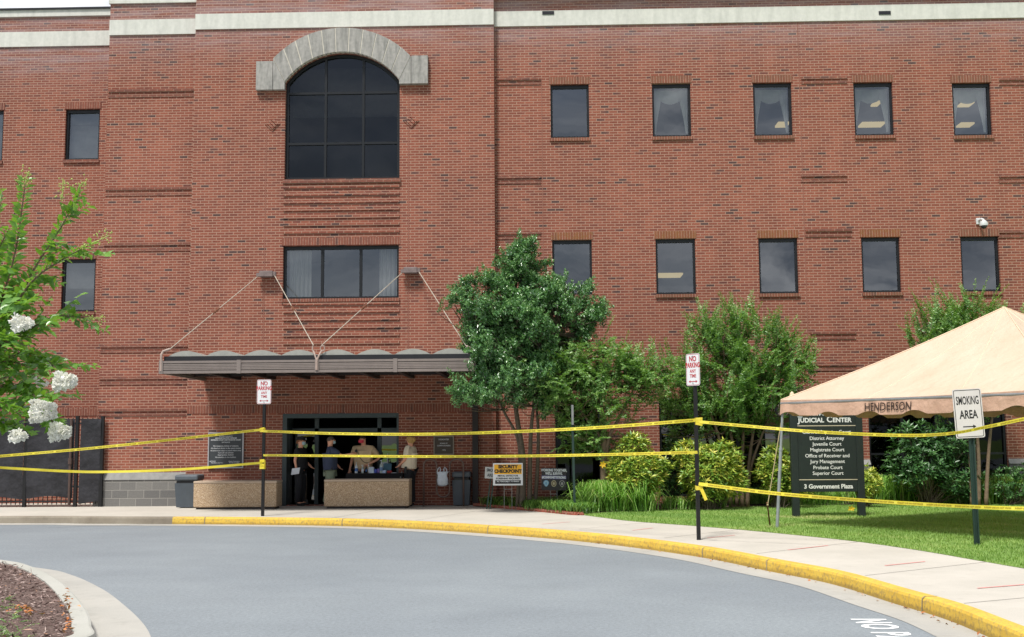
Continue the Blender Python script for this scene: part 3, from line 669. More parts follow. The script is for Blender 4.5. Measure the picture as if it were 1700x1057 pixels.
for px, py in ((335, 860), (573, 861), (813, 872), (1182, 909), (1291, 929), (1541, 992)):
    p0 = atZ(px, py, 0); i = min(range(1, len(cw) - 1), key=lambda i: (cw[i] - p0).length); t = (cw[i + 1] - cw[i - 1]).normalized(); nn = Vector((t.y, -t.x, 0)); c = cw[i]
    for o0, z0_, o1, z1_ in ((0, .008, .13, .009), (.13, .009, .162, -.01), (.162, -.01, .171, -.14)):
        a, b = c + nn * o0 + Vector((0, 0, z0_)), c + nn * o1 + Vector((0, 0, z1_)); m.quad(a - t * .008, a + t * .008, b + t * .008, b - t * .008)
struct(m.build('curb_joint', M_CURB), 'dark joints across the curb')
m = MB(); poly = [Vector((p.x, p.y, 0)) for p in cw] + [Vector((40, 3, 0)), Vector((-40, 3, 0))]
m.add(poly, [tuple(t) for t in geometry.tessellate_polygon([poly])]); struct(m.build('sidewalk', M_WALK), 'wide pale concrete sidewalk in front of the courthouse')
# joints and survey marks
m = MB()
def line(m, a, b, w, z):
    a = atZ(*a, z); b = atZ(*b, z); t = (b - a).normalized(); n = Vector((-t.y, t.x, 0)) * w / 2; m.quad(a - n, b - n, b + n, a + n)
for a, b in (((1103, 892.5), (1233, 878)), ((1256, 918.5), (1425, 899)), ((1436, 955), (1654, 930.5)), ((1600, 1001), (1720, 990)), ((960, 878), (1085, 866)), ((830, 869), (960, 860)), ((690, 863.5), (790, 848)), ((550, 859.5), (640, 845)), ((0, 848), (700, 846))): line(m, a, b, .012, .004)
struct(m.build('sidewalk_joint', simple('joint_dirt', S(120, 116, 108), .95)), 'thin joints between sidewalk slabs')
m = MB()
for a, b in (((1050, 880), (1084, 876)), ((1174, 892.6), (1220, 888)), ((1308, 912.5), (1375, 905)), ((1469, 938.5), (1536, 931.6)), ((1622.5, 976), (1705, 969.5)), ((900, 869.6), (946, 866))): line(m, a, b, .028, .006)
def spray():
    t = NT('red_spray_paint'); P = t.pos(); n = t.noise(P, 45, 4, .7); t.base(t.mix(t.ramp(n, [(.35, 0.0), (.65, .6)]), S(232, 110, 108), S(205, 170, 165))); t.p.inputs['Roughness'].default_value = .9; return t.m
struct(m.build('painted_mark', spray()), 'short faded red paint lines on the sidewalk')
# lawn and planting bed
lp = [(966, 853), (1000, 857.5), (1050, 863.5), (1150, 871), (1241, 878.5), (1340, 888), (1432, 898), (1530, 912), (1624, 928), (1700, 941)]
lw = [atZ(x, y, .02) for x, y in lp]; dd = (lw[-1] - lw[-2]).normalized(); lw += [lw[-1] + dd * 4, lw[-1] + dd * 10]
lw = catmull(lw, 5)
bp = [(966, 852), (1040, 848), (1100, 845.5), (1235, 841), (1330, 838.5), (1432, 837), (1560, 836), (1700, 833.5)]
bw = [atZ(x, y, .02) for x, y in bp]; bw.append(Vector((24, bw[-1].y, .02)))
lawn_poly = [Vector((p.x, p.y, 0)) for p in lw] + [Vector((26, lw[-1].y, 0)), Vector((26, bw[-1].y, 0))] + [Vector((p.x, p.y, 0)) for p in bw[::-1]]
m = MB(); m.add([p + Vector((0, 0, .004)) for p in lawn_poly], [tuple(t) for t in geometry.tessellate_polygon([lawn_poly])]); struct(m.build('lawn', M_LAWN), 'mown green lawn beside the sidewalk')
ep = [(790, 838.5), (850, 843.5), (910, 849), (945, 852.5), (966, 853)]
ew = [atZ(x, y, .02) for x, y in ep]
bed_poly = [Vector((XCD + .1, .0, 0)), Vector((ew[0].x, -.9, 0))] + [Vector((p.x, p.y, 0)) for p in ew[:-1]] + [Vector((p.x, p.y, 0)) for p in bw] + [Vector((24, 0, 0))]
m = MB(); m.add([p + Vector((0, 0, .008)) for p in bed_poly], [tuple(t) for t in geometry.tessellate_polygon([bed_poly])]); struct(m.build('planting_bed', M_SOIL), 'dark mulched planting bed against the wall')
m = MB(); e = catmull([atZ(x, y, 0) for x, y in ((788, 839.5), (850, 845), (910, 850.5), (950, 854.5), (968, 855))], 6)
for i in range(len(e) - 1):
    for k in range(3):
        a = e[i].lerp(e[i + 1], k / 3 + .01); b = e[i].lerp(e[i + 1], (k + 1) / 3 - .01); m.bar(a + Vector((0, 0, .03)), b + Vector((0, 0, .03 + random.uniform(-.008, .008))), .1, .07)
tag(recenter(m.build('brick_edging', brick_mat('edging_brick', False, S(176, 96, 78), False))), 'low curved red brick edging between planting bed and sidewalk', 'edging')
# island
ip = [(0, 929), (53, 940), (97, 962), (126, 988), (147, 1015), (153, 1038), (147, 1057)]
iw = [atZ(x, y, 0) for x, y in ip]; e_ = iw[-1]
C0 = [Vector((-12.5, -15.2, 0)), Vector((-10.2, -12.3, 0))]
iw = [Vector((-12.5, -9.8, 0)), Vector((-10.2, -10.7, 0))] + iw + [e_ + Vector((-.35, -.75, 0)), e_ + Vector((-1.1, -1.5, 0)), e_ + Vector((-2.4, -2.2, 0)), e_ + Vector((-5, -2.6, 0)), Vector((-14, e_.y - 1.6, 0)), Vector((-16.5, -17, 0)), Vector((-15.6, -12, 0))]
ic = catmull(iw + [iw[0]], 8)
def icurb():
    prof = [(-.17, -.05), (-.17, .006), (-.03, .008), (-.008, .0), (0, -.03), (.01, -.155)]
    pts = ic[:-1]; n = len(pts)
    def of(o, z):
        out = []
        for i, p in enumerate(pts):
            t = pts[(i + 1) % n] - pts[(i - 1) % n]; t.z = 0; t.normalize(); out.append(Vector((p.x - t.y * o, p.y + t.x * o, z)))
        return out
    m = MB(); vs = [p for o, z in prof for p in of(o, z)]; fs = [(j * n + i, j * n + (i + 1) % n, (j + 1) * n + (i + 1) % n, (j + 1) * n + i) for j in range(len(prof) - 1) for i in range(n)]
    m.add(vs, fs); struct(m.build('island_curb', M_ICURB), 'rounded pale concrete curb of the island')
    a, b = of(.008, -.145), of(.5, -.146); m = MB(); m.add(a + b, [(i, (i + 1) % n, n + (i + 1) % n, n + i) for i in range(n)]); struct(m.build('island_gutter', M_GUT), 'concrete gutter round the island')
    inn = of(-.165, -.012); c = sum(inn, Vector()) / n; rows = []
    m = MB(); K = 8; vs = [inn[i].lerp(c, (k / K)) + Vector((0, 0, .12 * math.sin(min(1, k / K * 2) * math.pi / 2))) for k in range(K) for i in range(n)]
    m.add(vs, [(j * n + i, j * n + (i + 1) % n, (j + 1) * n + (i + 1) % n, (j + 1) * n + i) for j in range(K - 1) for i in range(n)] + [tuple((K - 1) * n + i for i in range(n))])
    struct(m.build('island_bed', M_MULCH, smooth=True), 'mulched island bed'); return inn, c
# orientation test: outward must be away from the centroid
cen = sum(ic, Vector()) / len(ic)
t_ = ic[31] - ic[29]; nn_ = Vector((-t_.y, t_.x, 0)); 
if nn_.dot(ic[30] - cen) < 0: ic = ic[::-1]
IN, IC = icurb()
# road lettering
n0 = atZ(1442, 1030, -.146); p0 = atZ(1485, 1057, -.146); adv = (p0 - n0).normalized()
m = MB(); upd = Vector((-adv.y, adv.x, 0)); add_text(m, 'NO PARKING', n0 - adv * .12, adv, upd, .46, off=.010, align='LEFT', xs=.80, spacing=1.12)
def roadpaint():
    t = NT('worn_white_road_paint'); P = t.pos(); n = t.noise(P, 14, 5, .7); t.base(t.mix(t.ramp(n, [(.52, 0.0), (.7, .6)]), S(232, 234, 234), S(140, 146, 150))); t.p.inputs['Roughness'].default_value = .8; return t.m
struct(m.build('road_marking', roadpaint()), 'white NO PARKING lettering painted on the asphalt')
# ================================================================= SITE OBJECTS
def sc_at(Y): return FPX / (Y + DCAM)          # photo pixels per metre on a plane
def gz(p): return Vector((p.x, p.y, 0))
# ---- fence
YFN = -.12
f0 = -26.0; f1 = atY(172, 760, YFN).x; ft = atY(80, 695, YFN).z
FEN = thing('iron_fence', 'black iron fence and gate covered with dark screen fabric, left of the grey block base', 'fence', ((atY(60, 760, YFN).x), YFN, 0))
posts = [atY(x, 760, YFN).x for x in (-45, 43, 127, 169)]
for x in posts:
    MB().box(x - .04, x + .04, YFN - .04, YFN + .04, 0, ft + .06).build('post', M_BLACK, FEN)
m = MB()
for a, b in zip([posts[0] - 3] + posts, posts):
    if a >= b: continue
    n = int((b - a) / .11)
    for k in range(1, n): x = a + (b - a) * k / n; m.box(x - .009, x + .009, YFN - .009, YFN + .009, .06, ft + .02)
    for z in (.14, .5, ft - .12): m.box(a, b, YFN - .018, YFN + .018, z - .02, z + .02)
m.build('picket_panel', simple('black_iron', S(34, 34, 36), .6, .2), FEN)
t = NT('screen_fabric'); P = t.pos(); n = t.noise(P, 3, 5, .65); t.base(t.mix(t.ramp(n, [(.4, 0.0), (.7, 1.0)]), S(27, 27, 32), S(46, 46, 52))); t.p.inputs['Roughness'].default_value = .75; t.bump(t.noise(P, 5, 4), .8, .05); M_SCREEN = t.m
for a, b, zb_ in ((posts[0] - 3, posts[0], .12), (posts[0] + .05, posts[1] - .04, .22), (posts[1] + .04, posts[2] - .05, .24), (posts[2] + .1, posts[3] - .02, .1)):
    nx, nz_ = 14, 10; vs = []
    for i in range(nx + 1):
        for j in range(nz_ + 1):
            x = a + (b - a) * i / nx; z = zb_ + (ft - zb_ - .01) * j / nz_; vs.append((x, YFN - .045 - .02 * math.sin(x * 7 + z * 2) * math.sin(z * 4), z + (.03 * math.sin(x * 5) if j == 0 else 0)))
    MB().add(vs, [(i * (nz_ + 1) + j, (i + 1) * (nz_ + 1) + j, (i + 1) * (nz_ + 1) + j + 1, i * (nz_ + 1) + j + 1) for i in range(nx) for j in range(nz_)]).build('privacy_screen', M_SCREEN, FEN)
m = MB(); x = atY(119, 760, YFN).x; m.tube([(x, YFN - .08, .05), (x, YFN - .08, ft - .02)], .035, 8); m.tube([(x, YFN - .08, 1.05), (x, YFN - .08, 1.2)], .055, 8); m.build('gate_pipe', simple('brown_pipe', S(78, 60, 54), .6), FEN)
# ---- planters
def planter(l, r, t_, Yf, lab):
    a, b = atY(l, 815, Yf).x, atY(r, 815, Yf).x; zt = atY((l + r) / 2, t_, Yf).z
    T = thing('concrete_planter', lab, 'planter', ((a + b) / 2, Yf + .3, 0), 'exposed aggregate planters by the entrance')
    MB().bbox(a, b, Yf, Yf + .6, .05, zt - .05, .02).build('body', M_AGG, T)
    m = MB(); m.bbox(a - .004, b + .004, Yf - .006, Yf + .07, zt - .052, zt, .012); m.bbox(a - .004, b + .004, Yf + .53, Yf + .604, zt - .052, zt, .012); m.bbox(a - .004, a + .07, Yf + .071, Yf + .529, zt - .052, zt, .012); m.bbox(b - .07, b + .004, Yf + .071, Yf + .529, zt - .052, zt, .012)
    m.build('rim', concrete_mat('planter_rim', S(176, 156, 136), S(190, 170, 150), S(140, 120, 100)), T)
    MB().box(a + .06, b - .06, Yf + .04, Yf + .55, 0, .052).build('foot', M_CAND, T)
    MB().box(a + .07, b - .07, Yf + .07, Yf + .53, zt - .12, zt - .08).build('soil', M_SOIL, T)
planter(321, 459, 798.5, -1.5, 'long tan pebbled concrete planter below the dark notice board, left of the doors')
planter(538, 679, 795.5, -1.45, 'long tan pebbled concrete planter in front of the black table at the doors')
# ---- bins
def bin_(l, r, t_, Yf, lab, hood):
    a, b = atY(l, 810, Yf).x, atY(r, 810, Yf).x; zt = atY((l + r) / 2, t_, Yf).z; w = b - a; xm_ = (a + b) / 2
    T = thing('litter_bin', lab, 'litter bin', (xm_, Yf + w / 2, 0), 'grey litter bins by the entrance')
    m = MB(); vs = []
    for z, s in ((.02, .84), (zt - .2, .97)):
        for sx, sy in ((-1, 0), (1, 0), (1, 1), (-1, 1)): vs.append((xm_ + sx * w / 2 * s, Yf + (w / 2) + (sy - .5) * w * s, z))
    m.add(vs, [(0, 1, 5, 4), (1, 2, 6, 5), (2, 3, 7, 6), (3, 0, 4, 7), (0, 3, 2, 1), (4, 5, 6, 7)]); m.build('body', simple('blue_grey_plastic', S(72, 80, 88), .55, 0, .1), T)
    MB().bbox(a, b, Yf, Yf + w, zt - .14, zt, .04).build('lid', simple('bin_lid_plastic', S(84, 92, 100), .5, 0, .1), T)
    MB().bbox(a + .04, b - .04, Yf + .03, Yf + w - .03, zt - .215, zt - .145, .01).build('bag_rim', M_BLACK, T)
bin_(289, 328, 788, -.95, 'dark blue grey litter bin between the grey block base and left planter', True)
bin_(750, 781, 783, -.62, 'grey litter bin standing behind the wave shaped bike rack', True)
# ---- wave bike rack
Yr = -.75; s_ = sc_at(Yr)
xx = [atY(p, 800, Yr).x for p in (703.5, 725, 746.5, 769.5)]; zt = atY(737, 762, Yr).z; zb_ = atY(737, 825, Yr).z
pts = [(xx[0], Yr, 0), (xx[0], Yr, zt - .14)]
def arcp(x0, x1, z, r, sgn, n=8):
    out = []
    for k in range(n + 1):
        a = math.pi * k / n; out.append(((x0 + x1) / 2 - (x1 - x0) / 2 * math.cos(a), Yr, z + sgn * r * math.sin(a)))
    return out
pts += arcp(xx[0], xx[1], zt - .14, .14, 1)[1:] + [(xx[1], Yr, zb_ + .16)] + arcp(xx[1], xx[2], zb_ + .16, .16, -1)[1:] + [(xx[2], Yr, zt - .14)] + arcp(xx[2], xx[3], zt - .14, .14, 1)[1:] + [(xx[3], Yr, 0)]
m = MB(); m.tube(pts, .023, 8); tag(recenter(m.build('bike_rack', simple('brown_painted_tube', S(104, 84, 76), .45, .2), smooth=True)), 'brown wave shaped tube bike rack with a plastic bag on it', 'bike rack')
# plastic bag hanging on the rack
m = MB(); c = atY(734, 792, Yr - .05); vs = []; K = 12
for j, (z, w, d_) in enumerate(((-.20, .09, .04), (-.17, .13, .06), (-.05, .13, .06), (.05, .11, .05), (.10, .13, .03), (.13, .15, .02))):
    for k in range(K): a = 2 * math.pi * k / K; rr = 1 + .14 * math.sin(3 * a + j * 1.3); vs.append((c.x + w * math.cos(a) * rr + .02 * (j / 5), c.y + d_ * math.sin(a) * rr, c.z + z + .015 * math.sin(5 * a)))
m.add(vs, [(j * K + k, j * K + (k + 1) % K, (j + 1) * K + (k + 1) % K, (j + 1) * K + k) for j in range(5) for k in range(K)] + [tuple(range(K))])
for s in (-1, 1):
    m.tube([(c.x + s * .12, c.y, c.z + .12), (c.x + s * .1, c.y, c.z + .2), (c.x + s * .06, c.y + .02, c.z + .24), (c.x + s * .04, c.y, c.z + .18), (c.x + s * .05, c.y, c.z + .10)], .012, 6)
tag(recenter(m.build('plastic_bag', simple('white_plastic_bag', S(196, 204, 214), .35, 0, .12, 12), smooth=True)), 'crumpled white plastic bag hanging from the wave bike rack', 'bag')
# ---- wall plaques
def plaque(l, r, t_, b_, name, lab, face, rim, txt):
    a, b, z0, z1 = rectpx(l, r, t_, b_, YC); T = thing(name, lab, 'wall sign', ((a + b) / 2, YC, z0))
    MB().box(a + .025, b - .025, YC - .035, YC, z0 + .025, z1 - .025).build('panel', face, T)
    m = MB(); m.box(a, a + .028, YC - .05, YC, z0, z1); m.box(b - .028, b, YC - .05, YC, z0, z1); m.box(a + .028, b - .028, YC - .05, YC, z1 - .028, z1); m.box(a + .028, b - .028, YC - .05, YC, z0, z0 + .028); m.build('frame', rim, T)
    m = MB(); W = b - a; Hh = z1 - z0
    for s, u, v, sz, off in txt:
        add_text(m, s, (a + W * u, YC - .04, z0 + Hh * v), (1, 0, 0), (0, 0, 1), Hh * sz, off=off)
    m.build('lettering', simple('pale_lettering', S(200, 202, 205), .6), T)
plaque(346, 405, 717.5, 777, 'notice_board', 'black notice board with silver frame and small white lettering on the brick wall', simple('dark_slate_panel', S(58, 62, 66), .5), simple('silver_trim', S(178, 176, 180), .4, .4),
       [('FLOYD COUNTY', .5, .885, .05, .001), ('ADMINISTRATIVE OFFICES', .5, .835, .052, .002), ('SUPERIOR COURT AND PROBATE COURT', .5, .785, .045, .002), ('ENTRANCE', .5, .72, .045, .001), ('No weapons, knives or scissors', .5, .62, .056, .001), ('No food or drinks in the court rooms', .5, .555, .054, .001),
        ('All persons are subject to search before entry', .5, .49, .046, .001), ('Turn off cell phones', .5, .43, .054, .001), ('Appropriate clothing', .5, .37, .054, .001), ('No smoking in the building', .5, .305, .054, .001), ('NOTICE', .13, .19, .05, .001), ('Deliveries to rear door', .26, .15, .036, .001), ('Hours of operation', .74, .19, .04, .001), ('Monday to Friday', .74, .15, .04, .001)])
plaque(720, 754, 723, 755, 'bronze_plaque', 'small dark bronze plaque on the brick wall right of the doors', simple('dark_bronze', S(66, 58, 50), .45, .5), simple('bronze_rim', S(122, 112, 100), .4, .5),
       [('DEDICATED', .5, .8, .1, .001), ('BOARD OF', .5, .6, .08, .001), ('COMMISSIONERS', .5, .48, .09, .001), ('1995', .5, .25, .1, .001)])
# ---- table and what stands on it
Yt0, Yt1 = -.55, .0; ta, tb = atY(574, 785, Yt0).x, atY(669, 785, Yt0).x; tz = atY(620, 785.5, Yt0).z
T = thing('folding_table', 'black folding table behind the pebbled planter, crowded with hand sanitiser bottles', 'table', ((ta + tb) / 2, (Yt0 + Yt1) / 2, 0))
MB().bbox(ta, tb, Yt0, Yt1, tz - .035, tz, .008).build('tabletop', simple('black_tabletop', S(52, 46, 46), .35), T)
for sx in (ta + .1, tb - .1):
    for sy in (Yt0 + .07, Yt1 - .07): MB().tube([(sx, sy, 0), (sx, sy, tz - .036)], .014, 8).build('leg', M_BLACK, T)
m = MB(); n = 60; vs = []
for i in range(n + 1):
    x = ta + (tb - ta) * i / n; vs += [(x, Yt0 - .012 - .012 * math.sin(i * 1.3), .15), (x, Yt0 - .006, tz - .005)]
m.add(vs, [(2 * i, 2 * i + 2, 2 * i + 3, 2 * i + 1) for i in range(n)]); m.build('table_skirt', simple('black_cloth', S(28, 26, 28), .9), T)
def on_table(px, py=785): p = atY(px, py, Yt0 + .14); return Vector((p.x, Yt0 + .14, tz))
def bottle(px, h, r, mats, lab, name='bottle', pump=False, dy=0, cat='bottle'):
    p = on_table(px); p.y += dy; M = Matrix.Translation(p); o = thing(name, lab, cat, tuple(p), 'bottles on the checkpoint table')
    hb = h * .72; MB().lathe([(r * .9, 0), (r, .008), (r, hb * .85), (r * .6, hb), (r * .35, hb * 1.03)], 14, M).build('bottle_body', mats[0], o, smooth=True)
    m = MB(); m.lathe([(r * .4, hb * 1.031), (r * .4, hb * 1.15), (r * .15, hb * 1.17), (r * .12, h - .015)], 10, M)
    if pump: m.box(p.x - .035, p.x + .012, p.y - .008, p.y + .008, p.z + h - .016, p.z + h)
    else: m.lathe([(r * .42, h - .015), (r * .38, h)], 10, M)
    m.build('cap', mats[1], o)
    m = MB(); m.lathe([(r * 1.01, hb * .25), (r * 1.01, hb * .65)], 14, M); m.build('label', mats[2], o)
WP = simple('white_plastic', S(226, 230, 236), .3); BP = simple('blue_label', S(70, 120, 190), .4); CP_ = simple('clear_gel', S(190, 200, 196), .15); DK = simple('dark_bottle', S(40, 42, 46), .3)
bottle(591.5, .26, .037, (WP, WP, BP), 'tall white and blue spray bottle, leftmost on the black table')
bottle(602, .2, .03, (CP_, WP, WP), 'small clear pump bottle right of the white and blue spray bottle', pump=True)
bottle(607, .19, .022, (DK, DK, BP), 'small dark bottle between two pale bottles on the black table', dy=.08)
bottle(611, .24, .024, (simple('cream_plastic', S(226, 212, 190), .4), WP, WP), 'slim cream bottle beside the white box on the black table', dy=.1)
bottle(633, .31, .042, (CP_, WP, simple('sanitiser_label', S(120, 150, 190), .4)), 'large clear pump bottle of hand sanitiser, rightmost and tallest on the black table', pump=True)
def tbox(name, px0, px1, h, d_, mat, lab, cat, dy=0, tilt=0, bv=.006):
    a, b = on_table(px0), on_table(px1); o = MB().bbox(a.x, b.x, a.y + dy, a.y + d_ + dy, tz, tz + h, bv).build(name, mat); tag(recenter(o), lab, cat)
    return o
tbox('tissue_box', 612.5, 620.5, .15, .1, simple('white_box_card', S(214, 226, 240), .6), 'white and pale blue box on the black table beside the slim cream bottle', 'box')
tbox('wipes_pack', 621, 625.5, .1, .08, simple('blue_pack', S(74, 92, 190), .4), 'blue pack of wipes on the black table, right of the white box', 'pack', bv=.02)
tbox('wipes_pack', 626, 630.5, .11, .08, simple('purple_pack', S(128, 104, 178), .4), 'purple pack of wipes on the black table, left of the big pump bottle', 'pack', bv=.02)
tbox('paper_box', 635.5, 641, .07, .12, simple('pale_blue_box', S(190, 210, 240), .5), 'low pale blue box right of the big pump bottle', 'box', dy=-.05)
tbox('red_pouch', 642, 650.5, .06, .1, simple('red_pouch_fabric', S(180, 60, 62), .6), 'small red pouch on the black table near the right end', 'pouch', bv=.02)
p = on_table(654); o = MB().box(p.x - .06, p.x + .06, p.y - .05, p.y + .08, tz + .002, tz + .008).build('paper', WP); tag(recenter(o), 'white sheet of paper lying right of the red pouch', 'paper')
p = on_table(641); p.y += .2; m = MB(); M = Matrix.Translation(p) @ Matrix.Rotation(R(-18), 4, 'X'); m.bbox(-.1, .1, -.012, .012, .0, .24, .008, M); M2 = Matrix.Translation(p); m.bbox(-.1, .1, -.16, -.01, .003, .02, .006, M2)
tag(recenter(m.build('laptop', simple('blue_grey_laptop', S(70, 110, 130), .3))), 'open blue grey laptop at the back of the black table', 'laptop')

# ---- sign posts
def rsign(m, c, ux, uy, w, h, r=.035, th=.006, back=0):
    n = ux.cross(uy); pts = []
    for cx, cy, a0_ in ((w / 2 - r, h / 2 - r, 0), (-w / 2 + r, h / 2 - r, 90), (-w / 2 + r, -h / 2 + r, 180), (w / 2 - r, -h / 2 + r, 270)):
        for k in range(5): a = R(a0_ + k * 22.5); pts.append(c + ux * (cx + r * math.cos(a)) + uy * (cy + r * math.sin(a)) + n * back)
    m.prism(pts, -n * th)
def ring(m, c, ux, uy, w, h, r, wd_, th=.001, off=.001):
    n = ux.cross(uy); o_, i_ = [], []
    for cx, cy, a0_ in ((w / 2 - r, h / 2 - r, 0), (-w / 2 + r, h / 2 - r, 90), (-w / 2 + r, -h / 2 + r, 180), (w / 2 - r, -h / 2 + r, 270)):
        for k in range(5):
            a = R(a0_ + k * 22.5); o_.append(c + ux * (cx + r * math.cos(a)) + uy * (cy + r * math.sin(a)) + n * off); i_.append(c + ux * (cx + (r - wd_) * math.cos(a)) + uy * (cy + (r - wd_) * math.sin(a)) + n * off)
    k = len(o_); m.add(o_ + i_, [(i, (i + 1) % k, (i + 1) % k + k, i + k) for i in range(k)])
def arrow(m, c, ux, uy, L_, hw_, both, th=.0012):
    n = ux.cross(uy) * th; m.add([c + n + ux * x + uy * y for x, y in ((-L_ / 2 + (hw_ if both else 0), -hw_ * .22), (L_ / 2 - hw_, -hw_ * .22), (L_ / 2 - hw_, hw_ * .22), (-L_ / 2 + (hw_ if both else 0), hw_ * .22))], [(0, 1, 2, 3)])
    m.add([c + n + ux * x + uy * y for x, y in ((L_ / 2 - hw_ * 1.3, -hw_ * .8), (L_ / 2, 0), (L_ / 2 - hw_ * 1.3, hw_ * .8))], [(0, 1, 2)])
    if both: m.add([c + n + ux * x + uy * y for x, y in ((-L_ / 2 + hw_ * 1.3, -hw_ * .8), (-L_ / 2 + hw_ * 1.3, hw_ * .8), (-L_ / 2, 0))], [(0, 1, 2)])
def no_parking(px, pyb, pyt, w, h, yaw, lab):
    g_ = atZ(px, pyb, 0); zt_ = atY(px, pyt, g_.y).z
    T = thing('no_parking_sign', lab, 'road sign', tuple(g_), 'no parking signs on black poles')
    m = MB(); m.bar(g_ + Vector((0, 0, -.1)), g_ + Vector((0, 0, zt_ - .12)), .06, .06); m.build('pole', M_BLACK, T)
    ux = Vector((math.cos(yaw), math.sin(yaw), 0)); uy = Vector((0, 0, 1)); n = ux.cross(uy); c = g_ + Vector((0, 0, zt_ - h / 2)) + n * .045
    m = MB(); rsign(m, c, ux, uy, w, h); f_ = m.build('sign_plate', M_WHITE, T)
    m = MB(); ring(m, c, ux, uy, w - .015, h - .015, .03, .007, off=.0012); add_text(m, 'NO', c + uy * h * .33 + n * .0005, ux, uy, h * .225, off=.004, xs=.82); add_text(m, 'PARKING', c + uy * h * .135 + n * .0005, ux, uy, h * .215, off=.004, xs=.70 * w / .305)
    add_text(m, 'ANY', c - uy * h * .05 + n * .0005, ux, uy, h * .15, off=.002, xs=.8); add_text(m, 'TIME', c - uy * h * .2 + n * .0005, ux, uy, h * .15, off=.002, xs=.8)
    arrow(m, c - uy * h * .37, ux, uy, w * .66, .03, True); m.build('lettering', M_RED, f_)
    m = MB()
    for s in (-1, 1): m.tube([c + uy * s * h * .42 + n * .001, c + uy * s * h * .42 + n * .012], .009, 8)
    m.split('bolt', M_GALV, f_)
no_parking(436, 856.5, 630, .305, .525, R(0), 'white and red no parking sign on a black pole in front of the entrance canopy')
no_parking(1160, 896, 587, .28, .51, R(-48), 'white and red no parking sign turned sideways on a black pole beside the green lawn')
# smoking area sign, leaning pole
g_ = atZ(1622, 905, 0); Ys = g_.y; s_ = sc_at(Ys)
tp = atY(1609, 660, Ys); T = thing('smoking_area_sign', 'white smoking area sign with black arrow on a leaning dark green post', 'sign', tuple(g_))
ax = (tp - g_).normalized(); ux = Vector((.998, -.06, .045)).normalized(); uy = (ax - ux * ax.dot(ux)).normalized(); n = ux.cross(uy)
m = MB(); b0 = g_ - ax * .1; b1 = tp
for s in (-1, 1): m.bar(b0 + ux * s * .03 , b1 + ux * s * .03, .02, .035, upv=n)
m.bar(b0 + n * -.012, b1 + n * -.012, .05, .012, upv=n); m.build('post', M_GREENP, T)
c = atY(1606.5, 686, Ys) + n * .04; w, h = 46 / s_, 80 / s_
m = MB(); rsign(m, c, ux, uy, w, h, .03); f_ = m.build('sign_plate', simple('pinkish_white_plate', S(214, 208, 206), .35, 0, .04), T)
m = MB(); ring(m, c, ux, uy, w - .03, h - .03, .025, .009, off=.0012); add_text(m, 'SMOKING', c + uy * h * .255 + n * .0005, ux, uy, h * .235, off=.003, xs=.43); add_text(m, 'AREA', c - uy * h * .03 + n * .0005, ux, uy, h * .235, off=.004, xs=.62)
arrow(m, c - uy * h * .27, ux, uy, w * .46, .035, False); m.build('lettering', M_INK, f_)
# plain post with a sign seen edge-on
Y0 = -3.5; g_ = gz(atY(954, 830, Y0)); tp = atY(949.5, 672, Y0)
T = thing('edge_on_sign', 'thin green post with a grey sign seen edge-on, left of the thick trunk', 'sign', tuple(g_))
m = MB(); m.bar(g_, tp, .05, .05); m.build('post', M_GREENP, T)
m = MB(); a = atY(950, 674, Y0); b = atY(951, 705, Y0); m.box(a.x - .022, a.x + .022, Y0 - .2, Y0 + .16, b.z, a.z + .02); m.build('sign_plate', M_GALV, T)
# yard signs
def yard(name, lab, l, r, t_, b_, Yy, face, tilt=0.0, wire=True):
    a, b, z0, z1 = rectpx(l, r, t_, b_, Yy); T = thing(name, lab, 'yard sign', ((a + b) / 2, Yy, 0)); c = Vector(((a + b) / 2, Yy, (z0 + z1) / 2))
    ux = Vector((math.cos(tilt), 0, math.sin(tilt))); uy = Vector((-math.sin(tilt), 0, math.cos(tilt))); w, h = b - a, z1 - z0
    m = MB(); rsign(m, c, ux, uy, w, h, .008, .008); f_ = m.build('sign_panel', face, T)
    if wire:
        m = MB(); q = w * .13
        for s in (-1, 1): m.tube([c + ux * s * q - uy * h * .3 + Vector((0, .012, 0)), c + ux * s * q - uy * h * .5 + Vector((0, .012, 0)), Vector((c.x + s * q, Yy + .012, -.05))], .006, 6)
        m.tube([c - ux * q - uy * (h * .5 + .09) + Vector((0, .012, 0)), c + ux * q - uy * (h * .5 + .09) + Vector((0, .012, 0))], .006, 6); m.build('wire_stake', M_GALV, T)
    return T, f_, c, ux, uy, w, h, Vector((0, -1, 0))
Yy = -2.5
T, f_, c, ux, uy, w, h, n = yard('security_sign', 'white and yellow security checkpoint yard sign on a wire stake in the planting bed', 818.5, 868, 768.5, 805.5, Yy, M_WHITE)
m = MB(); m.add([c + n * .001 + ux * x * w + uy * y * h for x, y in ((-.46, .0), (.46, .0), (.46, .44), (-.46, .44))], [(0, 1, 2, 3)]); m.build('yellow_field', simple('amber_field', S(242, 178, 36), .5, 0, .02), f_)
m = MB(); add_text(m, 'SECURITY', c + uy * h * .33 + n * .002, ux, uy, h * .2, off=.006, xs=.98); add_text(m, 'CHECKPOINT', c + uy * h * .13 + n * .002, ux, uy, h * .2, off=.006, xs=.98)
add_text(m, 'METAL DETECTOR', c - uy * h * .075 + n * .002, ux, uy, h * .1, off=.002, xs=1.1); add_text(m, 'SCREENING REQUIRED', c - uy * h * .195 + n * .002, ux, uy, h * .1, off=.002, xs=1.05)
m.add([c + n * .001 + ux * x * w + uy * y * h for x, y in ((-.43, -.43), (.43, -.43), (.43, -.27), (-.43, -.27))], [(0, 1, 2, 3)]); m.build('lettering', M_INK, f_)
m = MB(); add_text(m, 'ALL ITEMS SUBJECT TO SEARCH', c - uy * h * .325 + n * .003, ux, uy, h * .075, off=.001, xs=.95); m.build('footer_lettering', WP, f_)
